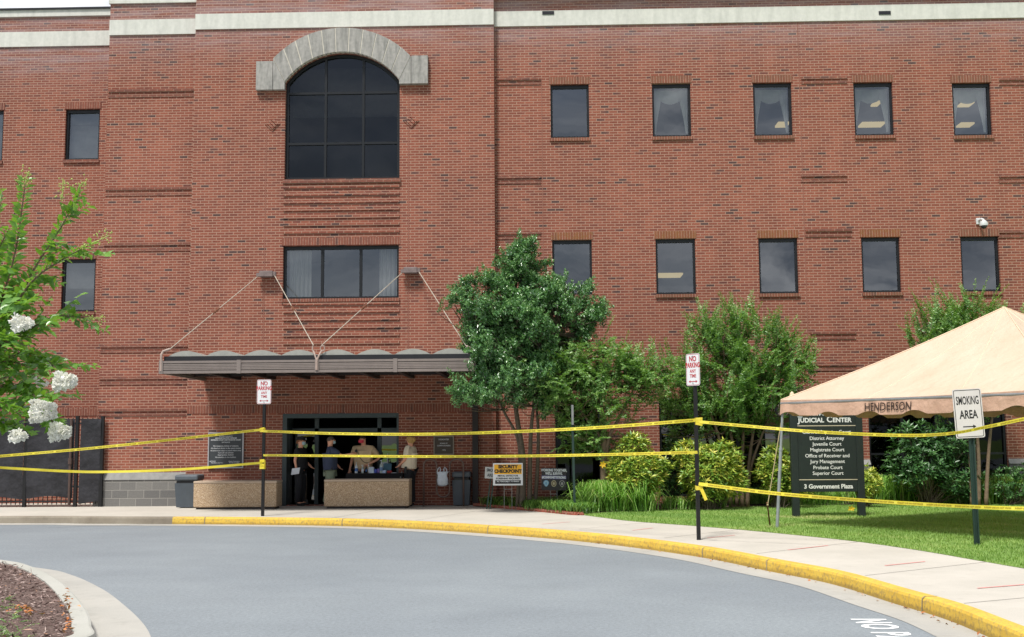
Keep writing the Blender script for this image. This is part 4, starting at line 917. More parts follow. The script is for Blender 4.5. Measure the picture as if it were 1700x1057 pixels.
T, f_, c, ux, uy, w, h, n = yard('smoking_yard_sign', 'small white smoking area sign partly hidden behind the security checkpoint sign', 805, 832, 775.5, 794.5, Yy + .5, simple('grey_white_plate', S(196, 198, 196), .5, 0, .04), -.06, wire=False)
m = MB(); add_text(m, 'SMOKING', c + uy * h * .22 + n * .002, ux, uy, h * .36, off=.003, xs=.72); add_text(m, 'AREA', c - uy * h * .22 + ux * -.04 + n * .002, ux, uy, h * .36, off=.003, xs=.8); m.build('lettering', simple('grey_ink', S(74, 84, 88), .6), f_)
m = MB()
for dx in (-.035, .035): m.bar(Vector((c.x - .12 + dx, Yy + .53, -.05)), c + Vector((.0 + dx, .02, 0)), .03, .02)
m.build('post', M_GREENP, T)
Y2 = -2.1
T, f_, c, ux, uy, w, h, n = yard('community_sign', 'dark yard sign with white slogan and three round badges, right of the tree trunks', 899, 940, 776.5, 813.5, Y2, simple('charcoal_panel', S(48, 44, 48), .5, 0, .05), -.02)
m = MB(); add_text(m, 'WORKING TOGETHER,', c + uy * h * .39 + n * .002, ux, uy, h * .155, off=.004, xs=.72); add_text(m, "WE'LL SURVIVE.", c + uy * h * .24 + n * .002, ux, uy, h * .155, off=.004, xs=.72); 
add_text(m, '#COMMUNITYSTRONG', c + uy * h * .07 + n * .003, ux, uy, h * .14, off=.005, xs=.72); m.build('lettering', WP, f_)
m = MB(); m.add([c + n * .001 + ux * x * w + uy * y * h for x, y in ((-.5, .0), (.5, .0), (.5, .15), (-.5, .15))], [(0, 1, 2, 3)]); m.build('purple_band', simple('purple_band', S(92, 84, 148), .5), f_)
def disc(m, c, ux, uy, n, rx, ry, off, k=18, shield=False):
    pts = []
    for i in range(k):
        a = 2 * math.pi * i / k; x, y = rx * math.cos(a), ry * math.sin(a)
        if shield: x *= (1.0 + .12 * (y > 0)) * (1 - .3 * max(0, -y / ry)); 
        pts.append(c + ux * x + uy * y + n * off)
    m.add(pts, [tuple(range(k))])
for u, cc, cc2, sh in ((-.31, S(120, 170, 208), S(170, 200, 216), True), (.0, S(186, 176, 146), S(120, 104, 74), False), (.33, S(170, 168, 164), S(60, 58, 60), True)):
    p = c + ux * w * u - uy * h * .2; m = MB(); disc(m, p, ux, uy, n, w * .105, h * .15, .002, shield=sh); e = m.build('badge', simple('badge%d' % int(u * 100), cc, .5), f_)
    m = MB(); disc(m, p, ux, uy, n, w * .08, h * .12, .003, shield=sh); m.build('badge_inner', simple('badge_in%d' % int(u * 100), cc2, .5), f_)
    m = MB(); disc(m, p, ux, uy, n, w * .05, h * .075, .004, 5); m.build('badge_emblem', simple('badge_em%d' % int(u * 100), cc, .5), f_)
# ---- courthouse directory sign
g1 = atZ(1319, 858, 0); Yg = g1.y; s_ = sc_at(Yg)
a, b = atY(1313, 770, Yg).x, atY(1433, 770, Yg).x; pz = atY(1373, 816, Yg).z; pt = 2.12
M_SIGNG = simple('very_dark_green_sign', S(32, 42, 40), .45, 0, .12)
T = thing('directory_sign', 'dark green courthouse directory sign with white department names under the tan tent', 'sign', ((a + b) / 2, Yg, 0))
pw = .14
for x in (a, b - pw): MB().bbox(x, x + pw, Yg - .07, Yg + .07, -.05, pt + .03, .008).build('post', M_SIGNG, T)
MB().bbox(a + pw, b - pw, Yg - .055, Yg + .055, pz, pt, .005).build('panel', M_SIGNG, T)
m = MB(); xm_ = (a + b) / 2; yy = Yg - .0555
def ln(s, py, size, off=.003, xs=1.0, px=1372): p = atY(px, py, yy); add_text(m, s, (xm_ + (px - 1372) / s_, yy, p.z), (1, 0, 0), (0, 0, 1), size, off=off, xs=xs)
def caps(words, py, big, small):   # small capitals
    segs_ = []; xw = 0
    for wd__ in words:
        for s, sz in ((wd__[0], big), (wd__[1:], small)):
            vs, fs = text_mesh(s, sz, off=.004, align='LEFT'); w_ = max(v.x for v in vs) + sz * .05; segs_.append((s, sz, xw)); xw += w_
        xw += small * .35
    z = atY(1372, py, yy).z
    for s, sz, x in segs_: add_text(m, s, (xm_ - xw / 2 + x, yy, z + (sz - small) * .33), (1, 0, 0), (0, 0, 1), sz, off=.004, align='LEFT')
caps(['COWETA', 'COUNTY'], 686, .165, .125); caps(['JUDICIAL', 'CENTER'], 697.5, .165, .125)
for s, py in (('Clerk of Superior Court', 717), ('District Attorney', 727.5), ('Juvenile Court', 737), ('Magistrate Court', 746.5), ('Office of Receiver and', 756.5), ('Jury Management', 766), ('Probate Court', 776), ('Superior Court', 785.5)): ln(s, py, .098, .0012)
ln('3 Government Plaza', 807.5, .118, .004)
m.build('lettering', simple('sign_white_letters', S(222, 224, 220), .5, 0, .03), T)
m = MB()
for py in (706.5, 796): z = atY(1372, py, yy).z; m.box(xm_ - .62, xm_ + .62, yy - .004, yy, z - .008, z + .008)
m.split('rule', simple('cream_rule', S(196, 186, 160), .5), T)
m = MB(); p = atY(1328, 690, yy); disc(m, p, Vector((1, 0, 0)), Vector((0, 0, 1)), Vector((0, -1, 0)), .055, .06, .002); m.build('seal', simple('seal_grey', S(150, 156, 156), .5), T)

# ---- security camera
c = atY(1624, 368, YD); T = thing('security_camera', 'white dome security camera on a bracket above the upper right window', 'camera', (c.x, YD, c.z))
wm = simple('white_camera_shell', S(208, 212, 212), .35)
MB().bbox(c.x - .06, c.x + .06, YD - .04, YD, c.z - .07, c.z + .09, .01).build('wall_plate', wm, T)
m = MB(); m.tube([(c.x, YD - .03, c.z + .03), (c.x + .01, YD - .2, c.z + .03), (c.x + .03, YD - .27, c.z - .0), (c.x + .03, YD - .27, c.z - .06)], .03, 8); m.build('bracket', wm, T)
m = MB(); m.lathe([(.03, .07), (.085, .03), (.1, -.03), (.1, -.07)][::-1], 14, Matrix.Translation((c.x + .03, YD - .27, c.z - .08))); m.build('housing', wm, T)
m = MB(); m.ball((c.x + .03, YD - .27, c.z - .15), .078, 12, 8); m.build('dome', simple('smoked_dome', S(60, 62, 66), .1), T)

# ---- tent
FL = Vector((atZ(1303, 875, 0).x, atZ(1303, 875, 0).y, 0)); RLp = atZ(1622, 853, 0); RLp.z = 0
dL = (RLp - FL); dF = Vector((dL.y, -dL.x, 0)).normalized() * 5.35; FR = FL + dF; BR = RLp + dF
EZ = atY(1300, 664, FL.y).z; PKc = (FL + BR) / 2; PZ = atY(1663, 510, PKc.y).z
FLt = FL + Vector((.06, .04, 0))
def fabric():
    t = NT('tan_tent_vinyl'); P = t.pos(); n = t.noise(P, 1.5, 5, .6); t.base(t.mix(t.ramp(n, [(.3, 0.0), (.7, 1.0)]), S(210, 190, 166), S(218, 200, 178))); t.p.inputs['Roughness'].default_value = .6
    t.bump(t.math('ADD', t.noise(P, 2.2, 4), t.math('MULTIPLY', t.noise(P, 7, 3), .3)), .8, .08)
    tl = t.n('ShaderNodeBsdfTranslucent'); tl.inputs[0].default_value = S(206, 150, 108); ms = t.n('ShaderNodeMixShader'); ms.inputs[0].default_value = .18; t.l(t.p.outputs[0], ms.inputs[1]); t.l(tl.outputs[0], ms.inputs[2]); t.l(ms.outputs[0], t.o.inputs[0]); return t.m
M_TENT = fabric()
def val_m():
    t = NT('shaded_valance_vinyl'); P = t.pos(); n = t.noise(P, 4, 5, .6); t.base(t.mix(t.ramp(n, [(.3, 0.0), (.7, 1.0)]), S(176, 142, 120), S(194, 160, 138))); t.p.inputs['Roughness'].default_value = .55; t.bump(t.noise(P, 6, 4), .8, .04); return t.m
M_VAL = val_m()  # roof's tan made darker: shade under a high sun is in the colour
TENT = thing('frame_tent', 'tan pyramid roofed tent with scalloped valance standing on the lawn', 'tent', (PKc.x, PKc.y, 0))
cor = [FL, FR, BR, RLp]; pk = Vector((PKc.x, PKc.y, PZ)); m = MB(); NN = 14
for i in range(4):
    A = cor[i] + Vector((0, 0, EZ)); B = cor[(i + 1) % 4] + Vector((0, 0, EZ)); vs = []; idx = {}
    for r_ in range(NN + 1):
        t_ = r_ / NN
        for q in range(NN + 1):
            s = q / NN; e_ = A.lerp(B, s); p = e_.lerp(pk, t_); p.z -= .09 * math.sin(math.pi * t_) * (0.55 + .45 * math.sin(math.pi * s)) + .035 * (1 - t_) * math.sin(math.pi * s) ; vs.append(p)
    m.add(vs, [(r_ * (NN + 1) + q, r_ * (NN + 1) + q + 1, (r_ + 1) * (NN + 1) + q + 1, (r_ + 1) * (NN + 1) + q) for r_ in range(NN) for q in range(NN)])
o = m.build('roof', M_TENT, TENT, smooth=True)
m = MB()
for i in range(4):
    A = cor[i] + Vector((0, 0, EZ)); pts = []
    for r_ in range(NN + 1): t_ = r_ / NN; p = A.lerp(pk, t_); p.z -= .09 * math.sin(math.pi * t_) * .55 - .006; pts.append(p)
    m.tube(pts, .01, 5)
    B_ = cor[(i + 1) % 4] + Vector((0, 0, EZ))
    for s_q in (.36, .68):
        e_ = A.lerp(B_, s_q); pts = []
        for r_ in range(NN + 1): t_ = r_ / NN; p = e_.lerp(pk, t_); p.z -= .09 * math.sin(math.pi * t_) * (0.55 + .45 * math.sin(math.pi * s_q)) + .035 * (1 - t_) * math.sin(math.pi * s_q) - .001; pts.append(p)
        m.tube(pts, .005, 4)
m.build('seam', simple('tent_seam', S(226, 198, 170), .6), TENT)
for i in range(4):
    A = cor[i]; B = cor[(i + 1) % 4]; Ld = (B - A).length; d = (B - A).normalized(); nn = Vector((d.y, -d.x, 0)); n_ = int(Ld * 22); per = .88; vs = []
    for k in range(n_ + 1):
        u = Ld * k / n_; ph = (u / per) % 1; sc_ = .065 * (max(0, math.sin(math.pi * min(1, ph / .5))) ** .8 if ph < .5 else 0)
        z0_ = EZ - .035 * math.sin(math.pi * k / n_); fold = .014 * math.sin(u * 9 + math.sin(u * 3) * 2)
        for j, tz_ in enumerate((0, .33, .66, 1)):
            p = A + d * u + nn * (.008 + fold * tz_ + .03 * tz_); p.z = z0_ - (.275 - sc_) * tz_ if j else z0_ + .002; vs.append(p)
    m = MB(); m.add(vs, [(k * 4 + j, (k + 1) * 4 + j, (k + 1) * 4 + j + 1, k * 4 + j + 1) for k in range(n_) for j in range(3)]); v_ = m.build('valance', M_VAL, TENT, smooth=True)
    if i == 0:
        m = MB(); u0 = (atY(1438, 670, FL.y - 1).x - FL.x) / d.x; xa_ = A + d * 0
        # find distance along the front edge whose projection hits px 1438 and 1516
        def along(px):
            best = min((abs(((CP + 0 * fw) and 0) + proj(A + d * u + Vector((0, 0, EZ - .15)))[0] - px), u) for u in np.linspace(0, Ld, 400)); return best[1]
        def proj(p):
            v = p - CP; return (W_ / 2 + FPX * v.dot(rt) / v.dot(fw), H_ / 2 - FPX * v.dot(up) / v.dot(fw))
        ua, ub = along(1438), along(1516); vs_, fs_ = text_mesh('HENDERSON', .19, off=.002); wtx = max(v.x for v in vs_) - min(v.x for v in vs_); k_ = (ub - ua) / wtx
        out = []
        for v in vs_:
            u = (ua + ub) / 2 + v.x * k_; tz_ = .5 - v.y / .30; fold = .022 * math.sin(u * 9 + math.sin(u * 3) * 2); p = A + d * u + nn * (.008 + fold * max(0, tz_) + .03 * max(0, tz_) + .022); p.z = EZ - .035 * math.sin(math.pi * u / Ld) - .30 * tz_; out.append(p)
        m.add(out, fs_); m.build('lettering', simple('brown_black_letters', S(84, 68, 62), .7), v_)
m = MB(); cc_ = [c_ + Vector((0, 0, EZ - .06)) for c_ in cor]
for i in range(4): m.tube([cc_[i], cc_[(i + 1) % 4]], .025, 8); m.tube([cc_[i], pk - Vector((0, 0, .25))], .02, 8)
m.build('roof_frame', M_GALV, TENT)
LEGM = simple('tent_leg_metal', S(150, 156, 158), .4, .4)
for i, c_ in enumerate(cor):
    bt = c_.copy(); tp_ = c_ + Vector((0, 0, EZ - .02))
    if i == 0: bt = atZ(1290, 876, 0); tp_ = atY(1300, 668, FL.y)
    if i == 1: bt = bt + Vector((.12, -.2, 0))
    m = MB(); m.tube([bt - Vector((0, 0, .03)), bt.lerp(tp_, .62)], .03, 10); m.tube([bt.lerp(tp_, .62), tp_], .024, 10); m.tube([bt.lerp(tp_, .61), bt.lerp(tp_, .635)], .036, 10); m.build('leg', LEGM if i != 1 else simple('white_tent_leg', S(206, 210, 212), .4), TENT)
m = MB(); p = atY(1315, 660, FL.y + .25); m.lathe([(.05, -.06), (.055, 0), (.045, .01), (.05, .03), (.035, .085), (.006, .115)], 12, Matrix.Translation(p)); m.build('pole_cap', simple('cream_cap', S(214, 196, 164), .5), TENT)
a = atY(1297, 700, FL.y); b = atY(1274.5, 838, FL.y - .1); c = atZ(1279, 873, 0)
m = MB(); m.tube([a, b], .009, 6); m.ball(b, .02, 6, 5); m.build('guy_rope', simple('tan_rope', S(170, 156, 118), .9), TENT)
m = MB(); m.tube([b + Vector((-.01, 0, .04)), c - Vector((0, 0, .05))], .014, 6); m.build('stake', M_RUST, TENT)
p = RLp; m = MB(); m.tube([p + Vector((-.06, 0, EZ - .4)), p + Vector((-.1, -.05, .35))], .009, 6); m.build('guy_rope', simple('yellow_cord', S(180, 160, 70), .8), TENT)

# ---- barricade tape
def tape_mat():
    t = NT('yellow_barrier_tape'); P = t.pos(); n = t.noise(P, 9, 4, .6); t.base(t.mix(t.ramp(n, [(.35, 0.0), (.65, 1.0)]), S(238, 222, 66), S(246, 234, 96))); t.p.inputs['Roughness'].default_value = .3
    tl = t.n('ShaderNodeBsdfTranslucent'); tl.inputs[0].default_value = S(250, 230, 50); ms = t.n('ShaderNodeMixShader'); ms.inputs[0].default_value = .3; t.l(t.p.outputs[0], ms.inputs[1]); t.l(tl.outputs[0], ms.inputs[2]); t.l(ms.outputs[0], t.o.inputs[0]); return t.m
M_TAPE = tape_mat()
M_TTXT = simple('tape_print', S(168, 150, 34), .5)
def ptD(px, py, D):
    d = ray(px, py); return CP + d * (D / d.dot(Vector((0, 1, 0))))
def tape(pts, lab, w=.052, text=True, tw=0.25, seed=0):
    P = catmull([ptD(*p) for p in pts], 14); n = len(P); rr = random.Random(seed)
    T = thing('barrier_tape', lab, 'tape', tuple(P[n // 2]), 'yellow barrier tapes'); ph = rr.uniform(0, 6)
    fr = []; s = 0; ss = [0]
    for i in range(n):
        t_ = (P[min(i + 1, n - 1)] - P[max(i - 1, 0)]).normalized(); a = tw * math.sin(ss[-1] * 1.1 + ph) + .12 * math.sin(ss[-1] * 3.7); h_ = Vector((t_.y, -t_.x, 0)).normalized(); u_ = (Vector((0, 0, 1)) * math.cos(a) + h_ * math.sin(a)); fr.append((P[i], t_, (u_ - t_ * u_.dot(t_)).normalized()))
        if i < n - 1: ss.append(ss[-1] + (P[i + 1] - P[i]).length)
    m = MB(); m.add([p + u * w / 2 for p, t_, u in fr] + [p - u * w / 2 for p, t_, u in fr], [(i, i + 1, n + i + 1, n + i) for i in range(n - 1)]); m.build('ribbon', M_TAPE, T, recalc=False)
    if text:
        vs_, fs_ = text_mesh('SHERIFF LINE DO NOT CROSS     ', w * .5, off=.002, align='LEFT', ext=0); Lx = max(v.x for v in vs_) + w * .9; out = []; F = []; s0 = .15
        while s0 + Lx < ss[-1]:
            b_ = len(out)
            for v in vs_:
                q = s0 + v.x; i = int(np.searchsorted(ss, q)) - 1; i = max(0, min(n - 2, i)); k = (q - ss[i]) / max(1e-6, ss[i + 1] - ss[i]); p = fr[i][0].lerp(fr[i + 1][0], k); u = fr[i][2].lerp(fr[i + 1][2], k).normalized(); nn = fr[i][1].cross(u).normalized()
                out.append(p + u * v.y + nn * .003)
            F += [[i + b_ for i in f] for f in fs_]; s0 += Lx
        MB().add(out, F).build('printing', M_TTXT, T, recalc=False)
DL, DR_ = 24.3, 17.9
tape([(-220, 775, 21.5), (0, 757, 22.6), (180, 741, 23.4), (435, 713, DL - .05)], 'yellow tape rising from the left edge to the top of the left black pole', seed=1)
tape([(-220, 762, 21.8), (0, 776, 22.8), (110, 782, 23.2), (180, 783, 23.5), (300, 779, 23.9), (435, 768, DL - .06)], 'yellow tape sagging from the left edge to the lower knot on the left pole', seed=2, text=False)
tape([(437, 715.5, DL - .05), (560, 719.5, 22.8), (700, 720.5, 21.5), (850, 716.5, 20.2), (1000, 709, 19.1), (1158, 697, DR_ - .05)], 'upper yellow tape stretched between the two black poles across the doors', seed=3)
tape([(437, 755.5, DL - .05), (560, 756.5, 22.8), (700, 757.5, 21.5), (850, 757, 20.2), (1000, 754.5, 19.1), (1158, 750.5, DR_ - .05)], 'lower yellow tape stretched between the two black poles in front of the officers', seed=4, w=.046)
tape([(1161, 700, DR_ - .05), (1240, 707, 17.7), (1340, 715.5, 17.4), (1433, 720.5, 17.2), (1520, 722.5, 16.9), (1585, 718.5, 16.5), (1640, 708, 16.35), (1706, 694, 16.2)], 'upper yellow tape from the right pole across the smoking area sign to the tent leg', seed=5, w=.046)
tape([(1160, 803, DR_ - .05), (1280, 818, 17.3), (1400, 828, 16.9), (1520, 836, 16.5), (1615, 841, 16.0), (1700, 844, 15.6), (1850, 846, 15)], 'lower yellow tape sagging over the lawn from the right pole past the signs', seed=6)
def knot(px, py, D, h, lab, tail=True, seed=0):
    c = ptD(px, py, D); m = MB(); rr = random.Random(seed); vs = []; K = 10
    for k in range(3):
        z0_ = c.z + h * (.5 - k / 3) ; m.bar((c.x - .05, D - DCAM - .045, z0_ - h / 6 + rr.uniform(-.01, .01)), (c.x + .05, D - DCAM - .05, z0_ - h / 6 + rr.uniform(-.02, .02)), .008, h / 3 * 1.1)
    for s in (-1, 1): m.box(c.x + s * .048 - .004, c.x + s * .048 + .004, D - DCAM - .05, D - DCAM + .05, c.z - h / 2, c.z + h / 2)
    if tail: m.bar((c.x + .03, D - DCAM - .06, c.z - h * .3), (c.x + .1, D - DCAM - .07, c.z - h * .5 - .16), .05, .006, upv=(0, 1, 0))
    tag(recenter(m.build('tape_knot', M_TAPE)), lab, 'tape knot', 'knots of yellow tape on the poles')
knot(436, 713.5, DL, .085, 'wrap of yellow tape round the left black pole at the upper tape', False, 1)
knot(436, 771, DL, .19, 'bulky knot of yellow tape on the left black pole at the lower tape', False, 2)
knot(1160, 699, DR_, .11, 'folded wrap of yellow tape round the right black pole at the upper tape', False, 3)
knot(1160, 809, DR_, .06, 'yellow tape knot with a loose tail, lowest on the right black pole', True, 4)
# ================================================================= VEGETATION
def leaf_material(name, stops, rough=.45, transl=.25, tcol=None, spec=.5):
    t = NT(name); a = t.n('ShaderNodeAttribute'); a.attribute_name = 'rnd'; c = t.ramp(a.outputs['Fac'], stops); t.base(c); t.p.inputs['Roughness'].default_value = rough; t.p.inputs['Specular IOR Level'].default_value = spec
    tl = t.n('ShaderNodeBsdfTranslucent'); tl.inputs[0].default_value = tcol or S(120, 160, 40); ms = t.n('ShaderNodeMixShader'); ms.inputs[0].default_value = transl
    t.l(t.p.outputs[0], ms.inputs[1]); t.l(tl.outputs[0], ms.inputs[2]); t.l(ms.outputs[0], t.o.inputs[0]); return t.m
def tri_mesh(name, V, F, rnd, mat, parent=None, origin=None):
    off = np.array(wloc(parent)) if parent is not None else (np.array(origin) if origin is not None else np.zeros(3))
    me = bpy.data.meshes.new(name); V = np.asarray(V, np.float32) - off.astype(np.float32); F = np.asarray(F, np.int32); k = F.shape[1]
    me.vertices.add(len(V)); me.vertices.foreach_set('co', V.ravel()); me.loops.add(F.size); me.loops.foreach_set('vertex_index', F.ravel())
    me.polygons.add(len(F)); me.polygons.foreach_set('loop_start', np.arange(0, F.size, k, dtype=np.int32)); me.polygons.foreach_set('loop_total', np.full(len(F), k, np.int32))
    at = me.attributes.new('rnd', 'FLOAT', 'FACE'); at.data.foreach_set('value', np.asarray(rnd, np.float32)); me.materials.append(mat); me.update(); me.validate()
    o = bpy.data.objects.new(name, me); COL.objects.link(o)
    if parent is not None: o.parent = parent
    elif origin is not None: o.location = origin
    return o
def nrm(a): return a / np.maximum(1e-9, np.linalg.norm(a, axis=1, keepdims=True))
def leaves(P, D, N, Ln, Wd, rnd, fold=.18):
    """folded 2-triangle leaves"""
    P = np.asarray(P, float); D = nrm(np.asarray(D, float)); N = np.asarray(N, float); N = nrm(N - D * (N * D).sum(1, keepdims=True)); Sd = np.cross(D, N)
    Ln = np.asarray(Ln)[:, None] * np.ones((len(P), 1)); Wd = np.asarray(Wd)[:, None] * np.ones((len(P), 1))
    V = np.stack([P, P + D * Ln * .45 + Sd * Wd / 2 + N * Wd * fold, P + D * Ln - N * Ln * .08, P + D * Ln * .45 - Sd * Wd / 2 + N * Wd * fold], 1).reshape(-1, 3)
    b = np.arange(len(P))[:, None] * 4; F = np.concatenate([b + [0, 1, 2], b + [0, 2, 3]], 1).reshape(-1, 3); return V, F, np.repeat(rnd, 2)
def rand_dirs(n): v = rng.normal(size=(n, 3)); return nrm(v)
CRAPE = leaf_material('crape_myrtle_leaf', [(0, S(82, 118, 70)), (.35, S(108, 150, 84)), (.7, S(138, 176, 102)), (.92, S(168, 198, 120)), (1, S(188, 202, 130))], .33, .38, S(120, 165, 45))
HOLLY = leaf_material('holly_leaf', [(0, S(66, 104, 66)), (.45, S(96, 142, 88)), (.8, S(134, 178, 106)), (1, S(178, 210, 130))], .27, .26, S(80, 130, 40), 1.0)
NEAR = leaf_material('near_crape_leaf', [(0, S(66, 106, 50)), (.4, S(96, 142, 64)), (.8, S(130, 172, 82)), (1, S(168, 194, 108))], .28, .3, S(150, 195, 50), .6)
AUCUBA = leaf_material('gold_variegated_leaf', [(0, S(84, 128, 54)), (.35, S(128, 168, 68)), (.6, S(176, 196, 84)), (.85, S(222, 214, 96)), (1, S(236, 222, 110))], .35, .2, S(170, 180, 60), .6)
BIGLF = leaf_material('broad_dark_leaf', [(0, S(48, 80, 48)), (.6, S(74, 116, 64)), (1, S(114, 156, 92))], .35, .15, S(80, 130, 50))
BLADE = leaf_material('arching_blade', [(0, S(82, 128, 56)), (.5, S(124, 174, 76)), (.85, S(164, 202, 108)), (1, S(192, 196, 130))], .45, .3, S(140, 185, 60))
TURF = leaf_material('turf_blade', [(0, S(118, 152, 72)), (.5, S(142, 176, 86)), (.85, S(166, 192, 104)), (1, S(192, 192, 130))], .6, .3, S(130, 180, 50))
BARK = simple('smooth_grey_brown_bark', S(122, 102, 84), .8, 0, .3, 14)
BARKD = simple('dark_grey_bark', S(92, 82, 70), .85, 0, .3, 16)
TWIG = simple('green_brown_twig', S(112, 104, 62), .8)

def shoot_pts(p, d, L_, grav=.15, n=7):
    p = np.array(p, float); d = np.array(d, float); d /= np.linalg.norm(d); out = [p.copy()]
    for i in range(n):
        d = d + np.array([0, 0, -grav / n]) + rng.normal(0, .04, 3); d /= np.linalg.norm(d); p = p + d * L_ / n; out.append(p.copy())
    return np.array(out)
def leafy(pts, spacing, Ll, Wl, spread=.95, taper=.55, r0=0.0, r1=1.0, whorl=False, tipbright=.25, acc=None):
    """opposite leaves along a shoot; returns into acc lists"""
    seg = np.linalg.norm(np.diff(pts, axis=0), axis=1); Lt = seg.sum(); n = max(2, int(Lt / spacing)); cum = np.concatenate([[0], np.cumsum(seg)])
    q = np.linspace(.08, 1, n) * Lt; idx = np.clip(np.searchsorted(cum, q) - 1, 0, len(seg) - 1); k = (q - cum[idx]) / seg[idx]
    C = pts[idx] + (pts[idx + 1] - pts[idx]) * k[:, None]; T = nrm(pts[idx + 1] - pts[idx])
    up_ = np.array([0, 0, 1.0]); ph = rng.uniform(0, 6.28)
    A = np.cross(T, up_ + rng.normal(0, .15, 3)); A = nrm(A); B = np.cross(A, T)
    for s in (-1, 1):
        ang = (np.arange(n) * 2.4 + ph) if whorl else rng.normal(0, .35, n)
        Sv = (A * np.cos(ang)[:, None] + B * np.sin(ang)[:, None]) * s
        D = nrm(T * (1 - spread * .55) + Sv * spread + rng.normal(0, .12, (n, 3))); N = nrm(B * .7 + rng.normal(0, .5, (n, 3)) + np.array([0, -.25, .45]))
        t_ = q / Lt; l = Ll * (1 - (1 - taper) * t_ ** 2) * rng.uniform(.8, 1.15, n)
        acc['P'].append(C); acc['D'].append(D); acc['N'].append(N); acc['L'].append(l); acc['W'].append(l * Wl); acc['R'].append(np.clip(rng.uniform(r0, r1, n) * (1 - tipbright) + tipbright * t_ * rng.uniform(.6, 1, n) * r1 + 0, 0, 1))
def new_acc(): return {k: [] for k in 'PDNLWR'}
def build_leaves(acc, name, mat, parent, fold=.18):
    g_ = {k: np.concatenate(v) for k, v in acc.items()}; V, F, r_ = leaves(g_['P'], g_['D'], g_['N'], g_['L'], g_['W'], g_['R'], fold); return tri_mesh(name, V, F, r_, mat, parent)
def tree(name, label, cat, base, stems, lobes, ns, L_, spacing, Ll, Wl, mat, bark, Yc, upw=.7, whorl=False, r1=1.0, grav=.15, group=None, rr0=.05, shell=(.35, 1.0), spread=.95, tip=.25, nclus=100, cr=.1, dn=.22):
    T = thing(name, label, cat, tuple(base), group)
    S_pts = []; m = MB()
    for st, r0_ in stems:
        P = catmull(st, 5); n = len(P); m.tube(P, [r0_ * (1 - .75 * i / (n - 1)) for i in range(n)], 8); S_pts += [(np.array(p), r0_ * (1 - .75 * i / (n - 1))) for i, p in enumerate(P) if i > n * .45]
    SP = np.array([p for p, r_ in S_pts]); acc = new_acc(); wt = np.array([a * b * c for _, (a, b, c) in lobes]); wt = wt / wt.sum(); tw = MB()
    clus = []
    for i in range(nclus):
        j = rng.choice(len(lobes), p=wt); c, rad3 = lobes[j]; c = np.array(c); rad3 = np.array(rad3)
        v = rng.normal(size=3); v /= np.linalg.norm(v); rr = rng.uniform(shell[0] ** 2, shell[1] ** 2) ** .5; clus.append((c + v * rad3 * rr, v, rng.uniform(-.12, .12)))
    for i in range(ns):
        cc, v, cb_ = clus[i % nclus]; o = cc + rng.normal(0, cr, 3); v = v + rng.normal(0, .3, 3); v /= np.linalg.norm(v)
        d = v * (1 - upw) + np.array([0, 0, upw]) + rng.normal(0, dn, 3); o = o - d / np.linalg.norm(d) * L_ * .6
        if o[1] > -.25: o[1] = -.25 - rng.uniform(0, .2)
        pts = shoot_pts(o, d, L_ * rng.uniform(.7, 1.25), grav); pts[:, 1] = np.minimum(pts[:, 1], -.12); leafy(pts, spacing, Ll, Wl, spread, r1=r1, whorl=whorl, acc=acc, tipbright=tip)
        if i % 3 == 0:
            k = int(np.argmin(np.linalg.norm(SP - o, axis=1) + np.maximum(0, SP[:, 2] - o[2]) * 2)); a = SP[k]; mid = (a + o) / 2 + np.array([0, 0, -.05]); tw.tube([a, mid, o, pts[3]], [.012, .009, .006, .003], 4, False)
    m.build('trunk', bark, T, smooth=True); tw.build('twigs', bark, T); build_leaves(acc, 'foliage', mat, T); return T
def lobe(px, py, rx, ry, Y, dyr=None):
    s = sc_at(Y); c = atY(px, py, Y); return (tuple(c), (rx / s, (dyr if dyr else min(1.5, (rx + ry) / 2 / s)), ry / s))
def stem(base, *pp): return [Vector(base)] + [atY(x, y, Y) for x, y, Y in pp]
# holly beside the canopy
Yh = -2.3; hb = gz(atZ(873, 846, 0))
st = [(stem(hb + Vector((-.08, 0, 0)), (868, 760, Yh), (858, 690, Yh), (850, 610, Yh), (852, 520, Yh), (862, 430, Yh)), .075), (stem(hb + Vector((.08, 0, 0)), (880, 760, Yh), (884, 690, Yh - .1), (900, 610, Yh - .2), (930, 540, Yh - .2)), .06),
      (stem(hb + Vector((.2, .1, 0)), (893, 760, Yh + .1), (892, 690, Yh), (880, 600, Yh + .3), (870, 500, Yh + .2)), .05), (stem(hb + Vector((-.2, .05, 0)), (862, 740, Yh), (835, 680, Yh), (810, 620, Yh), (790, 560, Yh)), .045)]
lb = [lobe(860, 405, 22, 24, Yh, .4), lobe(864, 440, 42, 30, Yh, .7), lobe(850, 485, 66, 36, Yh - .2, 1.0), lobe(925, 490, 52, 28, Yh + .3, .6), lobe(985, 503, 34, 20, Yh + .4, .5), lobe(800, 478, 34, 22, Yh - .7, .6), lobe(765, 466, 18, 9, Yh - .8, .3), lobe(845, 540, 78, 44, Yh - .4, 1.2), lobe(935, 550, 66, 40, Yh + .4, .6), lobe(785, 520, 42, 28, Yh - 1.2, .6), lobe(850, 600, 84, 44, Yh - .3, 1.2), lobe(925, 610, 52, 44, Yh + .4, .6), lobe(800, 565, 46, 28, Yh - 1.6, .5), lobe(800, 605, 42, 26, Yh - 1.7, .5), lobe(822, 645, 54, 26, Yh - 1.4, .6), lobe(880, 655, 50, 30, Yh, .9), lobe(784, 650, 24, 14, Yh - 1.7, .3), lobe(752, 500, 18, 10, Yh - 1.2, .3), lobe(945, 518, 44, 24, Yh, .5), lobe(995, 520, 26, 14, Yh, .4)]
